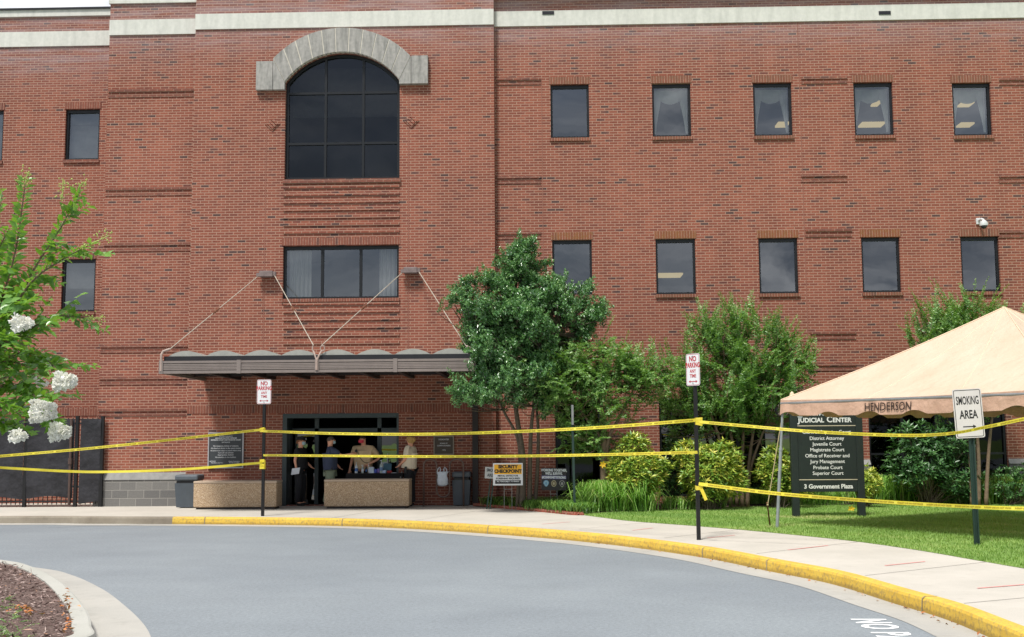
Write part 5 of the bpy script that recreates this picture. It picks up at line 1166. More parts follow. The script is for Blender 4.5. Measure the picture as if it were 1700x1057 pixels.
tree('holly_tree', 'tall glossy dark green holly tree with several trunks beside the entrance canopy', 'tree', hb, st, lb, 4500, .30, .022, .085, .55, HOLLY, BARKD, Yh, upw=.35, whorl=True, grav=.05, shell=(.4, 1.08), tip=.5, nclus=230, cr=.11, dn=.35)
def crape(name_lab, bpx, bpy_, Yc, stems, lobes, ns, **kw):
    b = gz(atY(bpx, bpy_, Yc)); ss = [(stem(b + Vector((dx, dy, 0)), *pp), r_) for dx, dy, pp, r_ in stems]
    return tree('crape_myrtle_tree', name_lab, 'tree', b, ss, lobes, ns, kw.pop('L_', .78), .034, .092, .5, CRAPE, BARK, Yc, group='small trees along the brick wall', **kw)
Y2_ = -2.7
crape('small feathery green tree with one thick trunk in front of the holly', 1004, 846, Y2_, [(0, 0, ((1003, 780, Y2_), (1002, 730, Y2_), (998, 670, Y2_), (990, 610, Y2_)), .105), (.03, .02, ((1008, 740, Y2_), (1030, 690, Y2_), (1060, 630, Y2_)), .06), (-.03, .02, ((1000, 740, Y2_), (970, 690, Y2_), (935, 640, Y2_)), .05)],
      [lobe(900, 610, 30, 24, Y2_, .5), lobe(1090, 610, 36, 24, Y2_, .5), lobe(930, 650, 40, 30, Y2_, .7), lobe(1000, 620, 70, 48, Y2_), lobe(1050, 615, 48, 36, Y2_), lobe(945, 620, 46, 38, Y2_), lobe(990, 675, 75, 36, Y2_), lobe(950, 705, 40, 24, Y2_), lobe(1060, 660, 34, 28, Y2_), lobe(1010, 578, 44, 20, Y2_), lobe(1090, 605, 22, 14, Y2_), lobe(905, 600, 24, 14, Y2_), lobe(985, 725, 60, 22, Y2_), lobe(1085, 640, 30, 20, Y2_), lobe(1105, 600, 14, 8, Y2_), lobe(900, 575, 16, 8, Y2_), lobe(885, 625, 14, 8, Y2_)], 640, upw=.28, shell=(.2, 1.05), grav=.55, nclus=100, cr=.12, dn=.25)
Y3_ = -1.9
crape('widest feathery green tree with many thin stems, behind the right no parking sign', 1232, 842, Y3_, [(-.25, 0, ((1205, 770, Y3_), (1190, 715, Y3_), (1165, 640, Y3_), (1150, 570, Y3_)), .05), (-.1, .05, ((1222, 770, Y3_), (1212, 710, Y3_), (1205, 630, Y3_), (1200, 560, Y3_)), .05), (.0, -.05, ((1232, 770, Y3_), (1234, 710, Y3_), (1232, 630, Y3_), (1236, 540, Y3_)), .05), (.12, .0, ((1243, 775, Y3_), (1250, 720, Y3_), (1262, 640, Y3_), (1275, 560, Y3_)), .05), (.15, .1, ((1246, 780, Y3_), (1262, 730, Y3_), (1290, 660, Y3_), (1315, 600, Y3_)), .04)],
      [lobe(1140, 615, 34, 34, Y3_, .6), lobe(1125, 665, 30, 26, Y3_, .6), lobe(1335, 590, 26, 34, Y3_, .6), lobe(1330, 650, 30, 26, Y3_, .6), lobe(1165, 540, 26, 34, Y3_, .6), lobe(1305, 545, 24, 30, Y3_, .6), lobe(1235, 590, 85, 60, Y3_), lobe(1180, 560, 46, 42, Y3_), lobe(1285, 565, 46, 44, Y3_), lobe(1235, 530, 60, 34, Y3_), lobe(1235, 660, 90, 42, Y3_, 1.3), lobe(1155, 650, 46, 34, Y3_), lobe(1318, 620, 34, 26, Y3_), lobe(1130, 690, 34, 22, Y3_), lobe(1290, 690, 45, 20, Y3_), lobe(1215, 690, 70, 24, Y3_)], 1000, upw=.6, shell=(.2, 1.0), grav=.15, nclus=110, cr=.12, dn=.25)
Y4_ = -1.9
crape('feathery green tree rising behind the tan tent roof', 1622, 840, Y4_, [(-.1, 0, ((1612, 770, Y4_), (1606, 710, Y4_), (1580, 620, Y4_), (1550, 540, Y4_)), .06), (.05, .05, ((1625, 770, Y4_), (1622, 710, Y4_), (1620, 620, Y4_), (1615, 530, Y4_)), .055), (.2, 0, ((1640, 770, Y4_), (1645, 710, Y4_), (1655, 620, Y4_), (1660, 530, Y4_)), .05)],
      [lobe(1585, 530, 58, 40, Y4_), lobe(1630, 520, 45, 34, Y4_), lobe(1545, 560, 36, 45, Y4_), lobe(1610, 580, 80, 50, Y4_), lobe(1680, 545, 40, 40, Y4_), lobe(1600, 650, 80, 35, Y4_)], 520, upw=.7, shell=(.2, 1.0), nclus=80, cr=.12, dn=.25)
# ---- near crape myrtle reaching in from the left
Dn = 6.2; nb = Vector((-4.9, -DCAM + 7.3, .05))
T = thing('flowering_tree', 'near bright green tree with white flower clusters reaching in from the left edge', 'tree', tuple(nb))
def nD(px, py, D=Dn): return ptD(px, py, D)
arms = [[(-130, 640, 6.6), (-30, 560, 6.2), (20, 440, 6.1), (43, 300, 6.0)], [(-130, 640, 6.6), (-10, 560, 6.3), (60, 440, 6.2), (105, 370, 6.2), (130, 318, 6.2)], [(-130, 640, 6.6), (-20, 570, 6.0), (50, 470, 5.9), (105, 430, 5.9), (150, 405, 5.9)], [(-130, 660, 6.4), (-10, 580, 6.0), (50, 545, 6.0), (95, 525, 6.0), (140, 528, 6.0)],
        [(-130, 660, 6.4), (-20, 610, 6.2), (40, 585, 6.2), (80, 600, 6.0), (104, 628, 5.8)], [(-130, 700, 6.5), (-20, 650, 6.1), (20, 640, 6.1), (55, 655, 5.9), (72, 684, 5.65)], [(-130, 700, 6.5), (-20, 680, 6.3), (30, 678, 6.3), (75, 690, 6.1), (98, 712, 5.85)], [(-130, 640, 6.6), (-40, 520, 6.4), (-10, 400, 6.4), (4, 318, 6.4)],
        [(-130, 700, 6.5), (-40, 700, 6.0), (0, 705, 6.0), (28, 722, 6.0)], [(-130, 660, 6.4), (-30, 560, 5.8), (10, 520, 5.8), (32, 528, 5.8)], [(-130, 660, 6.4), (-30, 640, 6.6), (30, 620, 6.6), (70, 625, 6.6)], [(-140, 640, 6.6), (-90, 480, 6.5), (-70, 350, 6.5), (-60, 240, 6.5)], [(-140, 660, 6.6), (-150, 480, 7.0), (-180, 350, 7.2), (-170, 220, 7.2)], [(-160, 660, 7), (-260, 520, 7.6), (-330, 420, 7.8), (-360, 320, 7.8)],
        [(-160, 680, 7), (-280, 620, 7.2), (-380, 590, 7.2), (-440, 560, 7.2)], [(-130, 680, 6.5), (-40, 625, 6.0), (10, 600, 5.9), (50, 610, 5.9)], [(-130, 700, 6.5), (-50, 670, 5.9), (-5, 665, 5.8), (35, 690, 5.8)], [(-130, 660, 6.4), (-50, 590, 5.9), (0, 560, 5.8), (45, 575, 5.8)], [(-130, 640, 6.4), (-40, 540, 6.1), (0, 490, 6.1), (40, 500, 6.1)], [(-130, 600, 6.6), (-60, 470, 6.3), (-20, 440, 6.2), (15, 380, 6.1)], [(-130, 680, 6.5), (-30, 600, 6.4), (20, 560, 6.4), (55, 560, 6.4)]]
hub = nD(-130, 670, 6.8); fork = Vector((-4.3, -DCAM + 7.0, 1.2))
m = MB(); m.tube(catmull([nb, nb.lerp(fork, .5) + Vector((.05, 0, 0)), fork], 4), [.07] * 3 + [.06] * 3 + [.055] * 3, 8)
acc = new_acc(); tips = []
for a in arms:
    P = [fork] + [ptD(*q) for q in a]; C = catmull(P, 6); n = len(C); m.tube(C, [.011 * (1 - .85 * i / (n - 1)) + .0015 for i in range(n)], 6)
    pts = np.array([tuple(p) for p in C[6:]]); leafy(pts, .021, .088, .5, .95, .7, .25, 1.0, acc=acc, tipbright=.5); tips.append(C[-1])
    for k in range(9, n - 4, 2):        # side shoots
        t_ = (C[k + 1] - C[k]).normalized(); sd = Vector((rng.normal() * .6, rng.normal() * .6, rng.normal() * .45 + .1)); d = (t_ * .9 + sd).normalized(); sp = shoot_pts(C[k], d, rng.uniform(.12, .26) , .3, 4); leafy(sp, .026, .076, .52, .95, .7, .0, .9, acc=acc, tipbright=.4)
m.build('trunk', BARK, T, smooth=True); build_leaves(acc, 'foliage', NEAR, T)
# flowers: crinkled white panicles
FLW = leaf_material('white_petal', [(0, S(236, 234, 226)), (.5, S(246, 245, 240)), (1, S(252, 252, 250))], .8, .4, S(230, 230, 215))
def panicle(c, r, sc3, n, par):
    v = rand_dirs(n) * np.array(sc3) * r * rng.uniform(.45, 1.0, n)[:, None]; v += np.sin(v * 90) * r * .22; v[:, 2] *= 1 - .5 * np.clip(v[:, :1] / r, -.6, 1)[:, 0]; v[:, 0] *= 1.15; P = np.array(c) + v; D = rand_dirs(n) * .7 + nrm(v) * .6; N = rand_dirs(n)
    m = MB()
    for q in range(9): o = Vector(c) + Vector(rand_dirs(1)[0] * np.array(sc3) * r * .55); m.ball(o, r * .3, 7, 5)
    m.build('flower_core', simple('petal_core', S(244, 242, 234), .9), par)
    V, F, r_ = leaves(P, D, N, rng.uniform(.014, .022, n), rng.uniform(.016, .024, n), rng.uniform(0, 1, n)); tri_mesh('flower_cluster', V, F, r_, FLW, par)
for px, py, D, r, s3, n in ((108, 633, 5.75, .05, (1, .8, .62), 420), (72, 682, 5.6, .062, (.9, .8, .9), 560), (100, 717, 5.8, .045, (1.0, .8, .65), 340), (36, 536, 5.4, .035, (1.1, .9, .7), 240), (30, 723, 5.6, .028, (1, 1, .7), 150), (88, 607, 6.4, .018, (1, 1, 1), 40), (66, 636, 6.4, .03, (1, 1, .8), 60)): panicle(ptD(px, py, D), r, s3, n, T)
BUD = simple('pale_green_bud', S(168, 180, 96), .6)
for (px, py, D), dv in (((150, 405, 5.9), (.11, 0, .05)), ((140, 528, 6.0), (.1, 0, .0)), ((104, 318, 6.1), (.0, 0, .08)), ((130, 315, 6.2), (.03, 0, .05)), ((43, 300, 6.0), (.01, 0, .05))):
    c = ptD(px, py, D); m = MB(); dv = Vector(dv)
    for k in range(46): q = rng.uniform(-.5, 1); o = c + dv * q + Vector(rng.normal(0, .017, 3)); m.ball(o, rng.uniform(.003, .0055), 5, 4)
    m.tube([c - dv * .5, c + dv * .9], .003, 5); m.build('flower_bud', BUD, T)
# ---- rounded variegated shrubs
def shrub(name, label, lobes, n, Ll, Wl, mat, base, group=None, nl=9, stems=True, lo=0.0, hi=1.0, cat='shrub'):
    T = thing(name, label, cat, tuple(base), group); acc = new_acc(); wt = np.array([a * b * c for _, (a, b, c) in lobes]); wt = wt / wt.sum(); m = MB()
    for i in range(n):
        c, r3 = lobes[rng.choice(len(lobes), p=wt)]; v = rng.normal(size=3); v /= np.linalg.norm(v)
        if v[1] > .5: v[1] *= -1
        rr = rng.uniform(.5, 1.0) ** .6; o = np.array(c) + v * np.array(r3) * rr; o[2] = max(o[2], .08); ax_ = nrm((v * .6 + np.array([0, 0, .75]))[None])[0]
        ph = rng.uniform(0, 6.28); u = np.cross(ax_, [.3, .2, .9]); u /= np.linalg.norm(u); w_ = np.cross(ax_, u); a = ph + np.arange(nl) * 2.4; el = np.linspace(.1, .9, nl)
        D = (u * np.cos(a)[:, None] + w_ * np.sin(a)[:, None]) * np.cos(el)[:, None] + ax_ * np.sin(el)[:, None]; N = np.tile(ax_, (nl, 1)) + rng.normal(0, .25, (nl, 3)); l = Ll * rng.uniform(.7, 1.2, nl)
        acc['P'].append(np.tile(o, (nl, 1)) - ax_ * .03 + rng.normal(0, .01, (nl, 3))); acc['D'].append(D); acc['N'].append(N); acc['L'].append(l); acc['W'].append(l * Wl); q = rng.uniform(0, 1); acc['R'].append(np.clip(lo + (hi - lo) * (.55 * q + .45 * rng.uniform(0, 1, nl)), 0, 1))
        if i % 8 == 0: b = Vector(base) + Vector((rng.normal() * .08, rng.normal() * .08, 0)); m.tube([b, (b + Vector(o)) / 2 + Vector((0, 0, .05)), Vector(o)], [.012, .009, .004], 5, False)
    m.build('stems', BARKD, T); build_leaves(acc, 'foliage', mat, T, .12)
def sh(px, py, rx, ry, Y): s = sc_at(Y); c = atY(px, py, Y); return (tuple(c), (rx / s, rx / s * .75, ry / s))
Gs = 'gold leaved shrubs along the wall'
Ys_ = -2.95
shrub('aucuba_shrub', 'gold and green leaved shrub with a pointed top, right of the thick trunk', [sh(1058, 785, 46, 40, Ys_), sh(1052, 742, 28, 26, Ys_), sh(1088, 778, 26, 28, Ys_), sh(1032, 775, 24, 32, Ys_)], 700, .14, .3, AUCUBA, gz(atY(1058, 840, Ys_)), Gs)
Ys_ = -2.75
shrub('aucuba_shrub', 'large rounded gold and green shrub behind the right no parking pole', [sh(1178, 785, 54, 46, Ys_), sh(1150, 755, 34, 26, Ys_), sh(1200, 760, 32, 30, Ys_), sh(1218, 795, 24, 28, Ys_)], 700, .14, .3, AUCUBA, gz(atY(1178, 842, Ys_)), Gs)
Ys_ = -2.2
shrub('aucuba_shrub', 'gold and green shrub seen between the tent leg and the small tree', [sh(1288, 785, 34, 38, Ys_), sh(1285, 755, 22, 18, Ys_), sh(1325, 800, 30, 28, Ys_)], 380, .14, .3, AUCUBA, gz(atY(1290, 840, Ys_)), Gs)
shrub('aucuba_shrub', 'bright yellow green shrub peeking out right of the directory sign', [sh(1437, 800, 26, 24, Ys_), sh(1440, 785, 16, 14, Ys_)], 150, .11, .3, AUCUBA, gz(atY(1438, 838, Ys_)), Gs, lo=.3)
Ys_ = -1.5
shrub('rhododendron_shrub', 'tall dark broad leaved shrub under the tan tent against the window', [sh(1530, 770, 60, 46, Ys_), sh(1520, 725, 42, 30, Ys_), sh(1570, 740, 50, 40, Ys_), sh(1495, 775, 28, 30, Ys_), sh(1590, 790, 45, 40, Ys_)], 460, .15, .32, BIGLF, gz(atY(1540, 835, Ys_)))
shrub('rhododendron_shrub', 'dark green shrub between the two gold leaved shrubs', [sh(1118, 790, 26, 40, -1.4), sh(1122, 740, 22, 26, -1.4)], 130, .12, .32, BIGLF, gz(atY(1118, 835, -1.4)))
shrub('leafy_shrub', 'loose green bush at the right edge under the tent', [sh(1668, 800, 26, 34, -1.6), sh(1695, 800, 30, 32, -1.6), sh(1735, 800, 30, 34, -1.6)], 190, .09, .4, BIGLF, gz(atY(1680, 835, -1.6)), lo=.3)
# ---- arching blades: liriope, day lilies, ground cover
def blades(name, label, cat, spots, h, w, n, mat, parent=None, kind=None, spread=.35, group=None, lo=0, hi=1, arch=.6):
    V, F, Rn = [], [], []; b = 0
    for (x, y, z) in spots:
        for i in range(n):
            a = rng.uniform(0, 6.28); hh = h * rng.uniform(.55, 1.15); d = np.array([math.cos(a), math.sin(a), 0]); o = np.array([x, y, z]) + np.array([rng.normal(0, spread * .25), rng.normal(0, spread * .25), 0]); s = np.array([-d[1], d[0], 0]) * w / 2; out = spread * rng.uniform(.3, 1.2)
            for k, (u, zz, ww) in enumerate(((0, 0, 1), (.25, .55, 1), (.6, .95 , .8), (1.0, 1 - arch * rng.uniform(.1, .9), .1))):
                p = o + d * out * u + np.array([0, 0, hh * zz]); V += [p - s * ww, p + s * ww]
            F += [(b, b + 1, b + 3, b + 2), (b + 2, b + 3, b + 5, b + 4), (b + 4, b + 5, b + 7, b + 6)]; b += 8; Rn += [lo + (hi - lo) * rng.uniform()] * 3
    org = np.mean(np.array(spots), axis=0); org[2] = 0; o = tri_mesh(name, V, F, Rn, mat, parent, None if parent is not None else tuple(org)); 
    if parent is None: tag(o, label, cat, group, kind)
    return o
def spots_px(l, r, yb, n, jitter=.15):
    out = []
    for i in range(n):
        p = atZ(l + (r - l) * (i + .5) / n + rng.normal(0, 2), yb, 0); out.append((p.x + rng.normal(0, jitter * .5), p.y + rng.uniform(-jitter, jitter), .03))
    return out
blades('grass_clump', 'large arching clump of long green grass at the foot of the thick trunk', 'plant', spots_px(988, 1072, 849, 10, .25), .62, .02, 130, BLADE, spread=.6, lo=.2, group='grass clumps')
blades('grass_clump', 'low pale tuft of arching grass right of the large grass clump', 'plant', spots_px(1105, 1150, 846, 5, .2), .26, .014, 70, BLADE, spread=.28, lo=.4, group='grass clumps')
blades('grass_clump', 'low pale grass tuft at the foot of the right no parking pole', 'plant', spots_px(1160, 1205, 844, 5, .2), .27, .014, 70, BLADE, spread=.28, lo=.4, group='grass clumps')
blades('grass_border', None, None, spots_px(1210, 1425, 838.5, 22, .25), .34, .016, 60, BLADE, kind='stuff', spread=.3)['label'] = 'row of low grass in front of the shrubs'
blades('lily_border', None, None, spots_px(1420, 1800, 836, 40, .35), .62, .024, 60, BLADE, kind='stuff', spread=.42)['label'] = 'long row of tall day lily leaves at the edge of the lawn'
# ground cover on the triangular bed
def in_poly_np(X, Y, poly):
    c = np.zeros(len(X), bool); n = len(poly); j = n - 1
    for i in range(n):
        a = ((poly[i][1] > Y) != (poly[j][1] > Y)) & (X < (poly[j][0] - poly[i][0]) * (Y - poly[i][1]) / (poly[j][1] - poly[i][1] + 1e-12) + poly[i][0]); c ^= a; j = i
    return c
def in_poly(x, y, poly):
    c = False; n = len(poly); j = n - 1
    for i in range(n):
        if ((poly[i][1] > y) != (poly[j][1] > y)) and (x < (poly[j][0] - poly[i][0]) * (y - poly[i][1]) / (poly[j][1] - poly[i][1] + 1e-12) + poly[i][0]): c = not c
        j = i
    return c
gp = [(p.x, p.y) for p in ew] + [(atZ(1000, 850, 0).x, atZ(1000, 850, 0).y), (atZ(1000, 838, 0).x, -.8), (ew[0].x + .15, -.9)]
xsA = [p[0] for p in gp]; ysA = [p[1] for p in gp]; sp = []
while len(sp) < 560:
    x, y = rng.uniform(min(xsA), max(xsA)), rng.uniform(min(ysA), max(ysA))
    if in_poly(x, y, gp): sp.append((x, y, .03))
o = blades('ground_cover', None, None, sp, .2, .02, 16, leaf_material('ground_cover_leaf', [(0, S(56, 92, 38)), (.5, S(88, 134, 56)), (1, S(140, 176, 88))], .5, .25), kind='stuff', spread=.2); o['label'] = 'patchy green ground cover in the triangular bed by the entrance'
# turf
def blade_field(name, label, poly, n, h, w, mat, z, near=None):
    xs_ = [p[0] for p in poly]; ys_ = [p[1] for p in poly]; X = rng.uniform(min(xs_), max(xs_), n * 3); Y = rng.uniform(min(ys_), max(ys_), n * 3); k = np.nonzero(in_poly_np(X, Y, poly))[0][:n]; X = X[k]; Y = Y[k]; n = len(X)
    a = rng.uniform(0, 6.28, n); hh = h * rng.uniform(.5, 1.3, n); X = X + rng.normal(0, .02, n); Y = Y + rng.normal(0, .025, n); P = np.stack([X, Y, np.full(n, z)], 1); s = np.stack([-np.sin(a), np.cos(a), np.zeros(n)], 1) * w * .5; tip_ = P + np.stack([np.cos(a) * hh * .6, np.sin(a) * hh * .6, hh], 1)
    V = np.stack([P - s, P + s, tip_], 1).reshape(-1, 3); F = np.arange(n * 3).reshape(-1, 3); q1, q2 = atZ(1370, 859, 0), atZ(1288, 874, 0); bare = np.exp(-((X - q1.x) ** 2 / 1.4 + (Y - q1.y) ** 2 / .25)) + .8 * np.exp(-((X - q2.x) ** 2 / .12 + (Y - q2.y) ** 2 / .1)); pt_ = bare * .9 + .5 + .25 * np.sin(X * 1.7 + np.sin(Y * 1.3) * 2) + .2 * np.sin(Y * 3.1 + X * 2.3) + .15 * np.sin(X * 7 + Y * 5); o = tri_mesh(name, V, F, np.clip(pt_ * .7 + rng.uniform(-.25, .4, n), 0, 1), mat); return tag(o, label, kind='stuff')
vis = [(p.x, p.y) for p in lw if p.x < 11.5] + [(11.5, -14), (11.5, -8), (11.5, bw[-2].y)] + [(p.x, p.y) for p in bw[:-1][::-1] if p.x < 11.5]
blade_field('lawn_grass', 'short mown grass blades covering the lawn', vis, 220000, .036, .009, TURF, .003)
# mulch
mp_ = [(p.x, p.y) for p in IN if p.x > -9.5 and p.y < -10]
nM = 22000; X = rng.uniform(-9.5, -3.6, nM); Y = rng.uniform(-19.8, -11, nM); inn_ = [(p.x, p.y) for p in IN]; k = np.nonzero(in_poly_np(X, Y, inn_))[0]; X = X[k]; Y = Y[k]; n = len(X)
D = rand_dirs(n); D[:, 2] *= .35; N = np.tile([0, 0, 1.0], (n, 1)) + rng.normal(0, .5, (n, 3)); cI = np.array([IC.x, IC.y])
def mound(x, y):
    return .02
dist = np.zeros(n); zz = np.full(n, .05)
for i in range(n): pass
bm_ = None
from mathutils.bvhtree import BVHTree
bed = bpy.data.objects['island_bed']; bvh = BVHTree.FromPolygons([v.co + bed.location for v in bed.data.vertices], [list(p.vertices) for p in bed.data.polygons])
for i in range(n):
    h_ = bvh.ray_cast(Vector((X[i], Y[i], 2)), Vector((0, 0, -1))); zz[i] = (h_[0].z if h_[0] is not None else 0) + .008
V, F, r_ = leaves(np.stack([X, Y, zz], 1), D, N, rng.uniform(.03, .09, n), rng.uniform(.008, .02, n), rng.uniform(0, 1, n), .1)
tag(tri_mesh('mulch_chips', V, F, r_, leaf_material('bark_chip', [(0, S(70, 50, 46)), (.4, S(120, 98, 92)), (.75, S(158, 136, 130)), (.95, S(190, 172, 164)), (1, S(178, 120, 70))], .85, 0.0)), 'loose brown bark mulch chips on the island', kind='stuff')
acc = new_acc()
for i in range(130):
    px = rng.uniform(-90, 62); py = rng.uniform(985, 1075)
    if px > 62 - (abs(py - 1035)) * .8: continue
    p = atZ(px, py, .08); h_ = bvh.ray_cast(Vector((p.x, p.y, 2)), Vector((0, 0, -1))); z0_ = h_[0].z if h_[0] is not None else .05; leafy(shoot_pts((p.x, p.y, z0_), (rng.normal(), rng.normal(), .5), rng.uniform(.12, .25), .6, 4), .018, .026, .6, acc=acc)
T = thing('creeping_plant', 'small bright green creeping plant on the mulch at the lower left corner', 'plant', tuple(atZ(10, 1030, .05)))
build_leaves(acc, 'foliage', CRAPE, T)
# dead leaves: orange litter on the mulch and along the gutter
n = 160; P = []; 
for i in range(n):
    g_ = rng.uniform()
    if g_ < .3: p = atZ(rng.normal(42, 12), rng.normal(1003, 3), .1)
    elif g_ < .55: p = atZ(rng.normal(112, 6), rng.uniform(975, 1045), .06); 
    else:
        i_ = int(rng.integers(len(cw) // 2, len(cw) - 4)); q = offs(cw, .19 + abs(rng.normal(0, .05)), -.135)[i_]; p = q
    P.append(tuple(p))
P = np.array(P); h2 = [bvh.ray_cast(Vector((p[0], p[1], 2)), Vector((0, 0, -1)))[0] for p in P]
for i, h_ in enumerate(h2):
    if h_ is not None: P[i, 2] = h_.z + .025
D = rand_dirs(n); D[:, 2] *= .3; V, F, r_ = leaves(P, D, np.tile([0, 0, 1.], (n, 1)) + rng.normal(0, .3, (n, 3)), rng.uniform(.03, .06, n), rng.uniform(.02, .035, n), rng.uniform(0, 1, n))
tag(tri_mesh('fallen_leaves', V, F, r_, leaf_material('dead_leaf', [(0, S(120, 70, 40)), (.5, S(190, 112, 60)), (1, S(212, 160, 120))], .8, .1)), 'scattered orange and brown dead leaves along gutter and mulch', kind='stuff')
# day lily blooms
m_y = simple('yellow_petal', S(240, 196, 40), .5)
for i, (px, py) in enumerate(((1001, 771), (1014, 789), (1040, 772), (1413, 845))):
    c = atY(px, py, -2.95 if i < 3 else -3.4); T = thing('yellow_lily', ('yellow lily bloom beside the thick trunk, upper left one', 'yellow lily bloom low in front of the gold shrub, near the thick trunk', 'yellow lily bloom on the gold shrub, right one of the three', 'small orange yellow bloom low on the lawn edge beside the directory sign')[i], 'flower', (c.x, c.y, 0), 'yellow lilies')
    m = MB()
    for k in range(6):
        a = k * math.pi / 3 + .3; d = Vector((math.cos(a), -.35, math.sin(a))); s = Vector((-math.sin(a), 0, math.cos(a))) * .022; m.add([c, c + d * .045 + s, c + d * .085, c + d * .045 - s], [(0, 1, 2), (0, 2, 3)])
    m.build('bloom', m_y, T); m = MB(); m.tube([(c.x, c.y, 0), (c.x + .03, c.y + .04, c.z * .6), c + Vector((0, .02, 0))], .005, 5); m.build('stem', TWIG, T)
# ================================================================= PEOPLE
SKIN = simple('warm_skin', S(232, 170, 140), .55, 0, .05)
def skin_obj(nodes, edges, root, name, mat, parent, sub=2):
    me = bpy.data.meshes.new(name); keys = list(nodes); off = wloc(parent)
    me.from_pydata([Vector(nodes[k][0]) - off for k in keys], [(keys.index(a), keys.index(b)) for a, b in edges], []); o = bpy.data.objects.new(name, me); COL.objects.link(o)
    md = o.modifiers.new('s', 'SKIN'); md.use_smooth_shade = True; sv = me.skin_vertices[0].data
    for i, k in enumerate(keys):
        r_ = nodes[k][1]; sv[i].radius = r_ if isinstance(r_, tuple) else (r_, r_); sv[i].use_root = (k == root)
    sb = o.modifiers.new('u', 'SUBSURF'); sb.levels = sub; sb.render_levels = sub
    bpy.context.view_layer.update(); dg = bpy.context.evaluated_depsgraph_get(); nm = bpy.data.meshes.new_from_object(o.evaluated_get(dg)); o.modifiers.clear(); o.data = nm; bpy.data.meshes.remove(me); nm.name = name
    nm.materials.clear(); nm.materials.append(mat); o.parent = parent; return o
def person(label, px, Y, H, yaw, J, shirt, pants, shoes, hair, mask, fat=1.0, sleeve=.55, extra=None, female=False):
    base = gz(atY(px, 800, Y)); base.y = Y; P = thing('person', label, 'person', tuple(base)); k = H / 1.75; Rz = Matrix.Rotation(yaw, 3, 'Z')
    W = lambda p: base + Rz @ (Vector(p) * k)
    f = fat; sw = .175 if female else .2
    jt = dict(pel=(0, 0, .96), sp=(0, .01, 1.13), ch=(0, .01, 1.32), nk=(0, .015, 1.49), hb=(0, .0, 1.565), hd=(0, -.012, 1.65), ht=(0, .004, 1.715))
    for s, n_ in ((-1, 'R'), (1, 'L')):
        jt['sh' + n_] = (s * sw, .01, 1.425); jt['el' + n_] = (s * (sw + .05), .03, 1.15); jt['wr' + n_] = (s * (sw + .06), -.03, .90)
        jt['hp' + n_] = (s * .095, 0, .90); jt['kn' + n_] = (s * .11, -.02, .50); jt['an' + n_] = (s * .12, .02, .09); jt['to' + n_] = (s * .14, -.15, .035)
    jt.update({a: b for a, b in J.items() if a[0] != '_'}); nd = {}
    rad_ = dict(pel=(.10 * f, .08 * f), sp=(.10 * f, .08 * f), ch=(.105 * f, .08 * f), nk=(.06, .06), hb=(.068, .072), hd=(.09, .103), ht=(.064, .07))
    for n_ in jt:
        if n_ in rad_: r_ = rad_[n_]
        elif n_[:2] == 'sh': r_ = .045
        elif n_[:2] == 'el': r_ = .042
        elif n_[:2] == 'wr': r_ = .028
        elif n_[:2] == 'hp': r_ = .07 * f
        elif n_[:2] == 'kn': r_ = .05
        elif n_[:2] == 'an': r_ = .038
        else: r_ = .032
        nd[n_] = (W(jt[n_]), tuple(x * k for x in r_) if isinstance(r_, tuple) else r_ * k)
    ed = [('pel', 'sp'), ('sp', 'ch'), ('ch', 'nk'), ('nk', 'hb'), ('hb', 'hd'), ('hd', 'ht')]
    for s in 'RL':
        ed += [('ch', 'sh' + s), ('sh' + s, 'el' + s), ('el' + s, 'wr' + s), ('pel', 'hp' + s), ('hp' + s, 'kn' + s), ('kn' + s, 'an' + s), ('an' + s, 'to' + s)]
        # hand: palm with four fingers and a thumb off its side
        w_ = Vector(jt['wr' + s]); e_ = Vector(jt['el' + s]); d = (w_ - e_).normalized(); sd = d.cross(Vector((0, -1, .3))).normalized()
        if sd.length < .1: sd = Vector((1, 0, 0))
        cr = d.cross(sd).normalized() * (1 if s == 'R' else -1)
        nd['pm' + s] = (W(w_ + d * .055), (.036 * k, .02 * k)); ed.append(('wr' + s, 'pm' + s))
        for i, (o_, ln_) in enumerate(((-.028, .066), (-.0095, .076), (.0095, .071), (.028, .056))):
            a_, b_, c_ = w_ + d * .085 + sd * o_, w_ + d * (.085 + ln_ * .55) + sd * o_ * 1.05 + cr * .01, w_ + d * (.085 + ln_ * .95) + sd * o_ + cr * .03
            for q, pt in enumerate((a_, b_, c_)): nd['f%s%d%d' % (s, i, q)] = (W(pt), (.0095 - .001 * q) * k)
            ed += [('pm' + s, 'f%s%d0' % (s, i)), ('f%s%d0' % (s, i), 'f%s%d1' % (s, i)), ('f%s%d1' % (s, i), 'f%s%d2' % (s, i))]
        ts = -1 if s == 'R' else 1
        for q, (u, v) in enumerate(((.05, .045), (.085, .06))): nd['t%s%d' % (s, q)] = (W(w_ + d * u - sd * v), (.011 - .001 * q) * k)
        ed += [('pm' + s, 't%s0' % s), ('t%s0' % s, 't%s1' % s)]
    body = skin_obj(nd, ed, 'pel', 'body', SKIN, P)
    # face: nose, ears, brows and eyes follow the head direction
    hd = Vector(jt['hd']); hy = J.get('_head', 0.0); Rh = Matrix.Rotation(hy, 3, 'Z'); HW = lambda q: W(hd + Rh @ Vector(q))
    m = MB(); m.tube([HW((0, -.083, .035)), HW((0, -.108, -.005)), HW((0, -.09, -.015))], [.008 * k, .014 * k, .010 * k], 6)
    for s in (-1, 1): m.ball(HW((s * .082, .005, .0)), .022 * k, 7, 5, (.5, .9, 1.4))
    m.build('face_features', SKIN, P, smooth=True)
    m = MB()
    for s in (-1, 1): m.ball(HW((s * .032, -.088, .028)), .009 * k, 7, 5, (1.4, .6, .8))
    m.build('eyes', simple('dark_eye', S(40, 30, 28), .3), P)
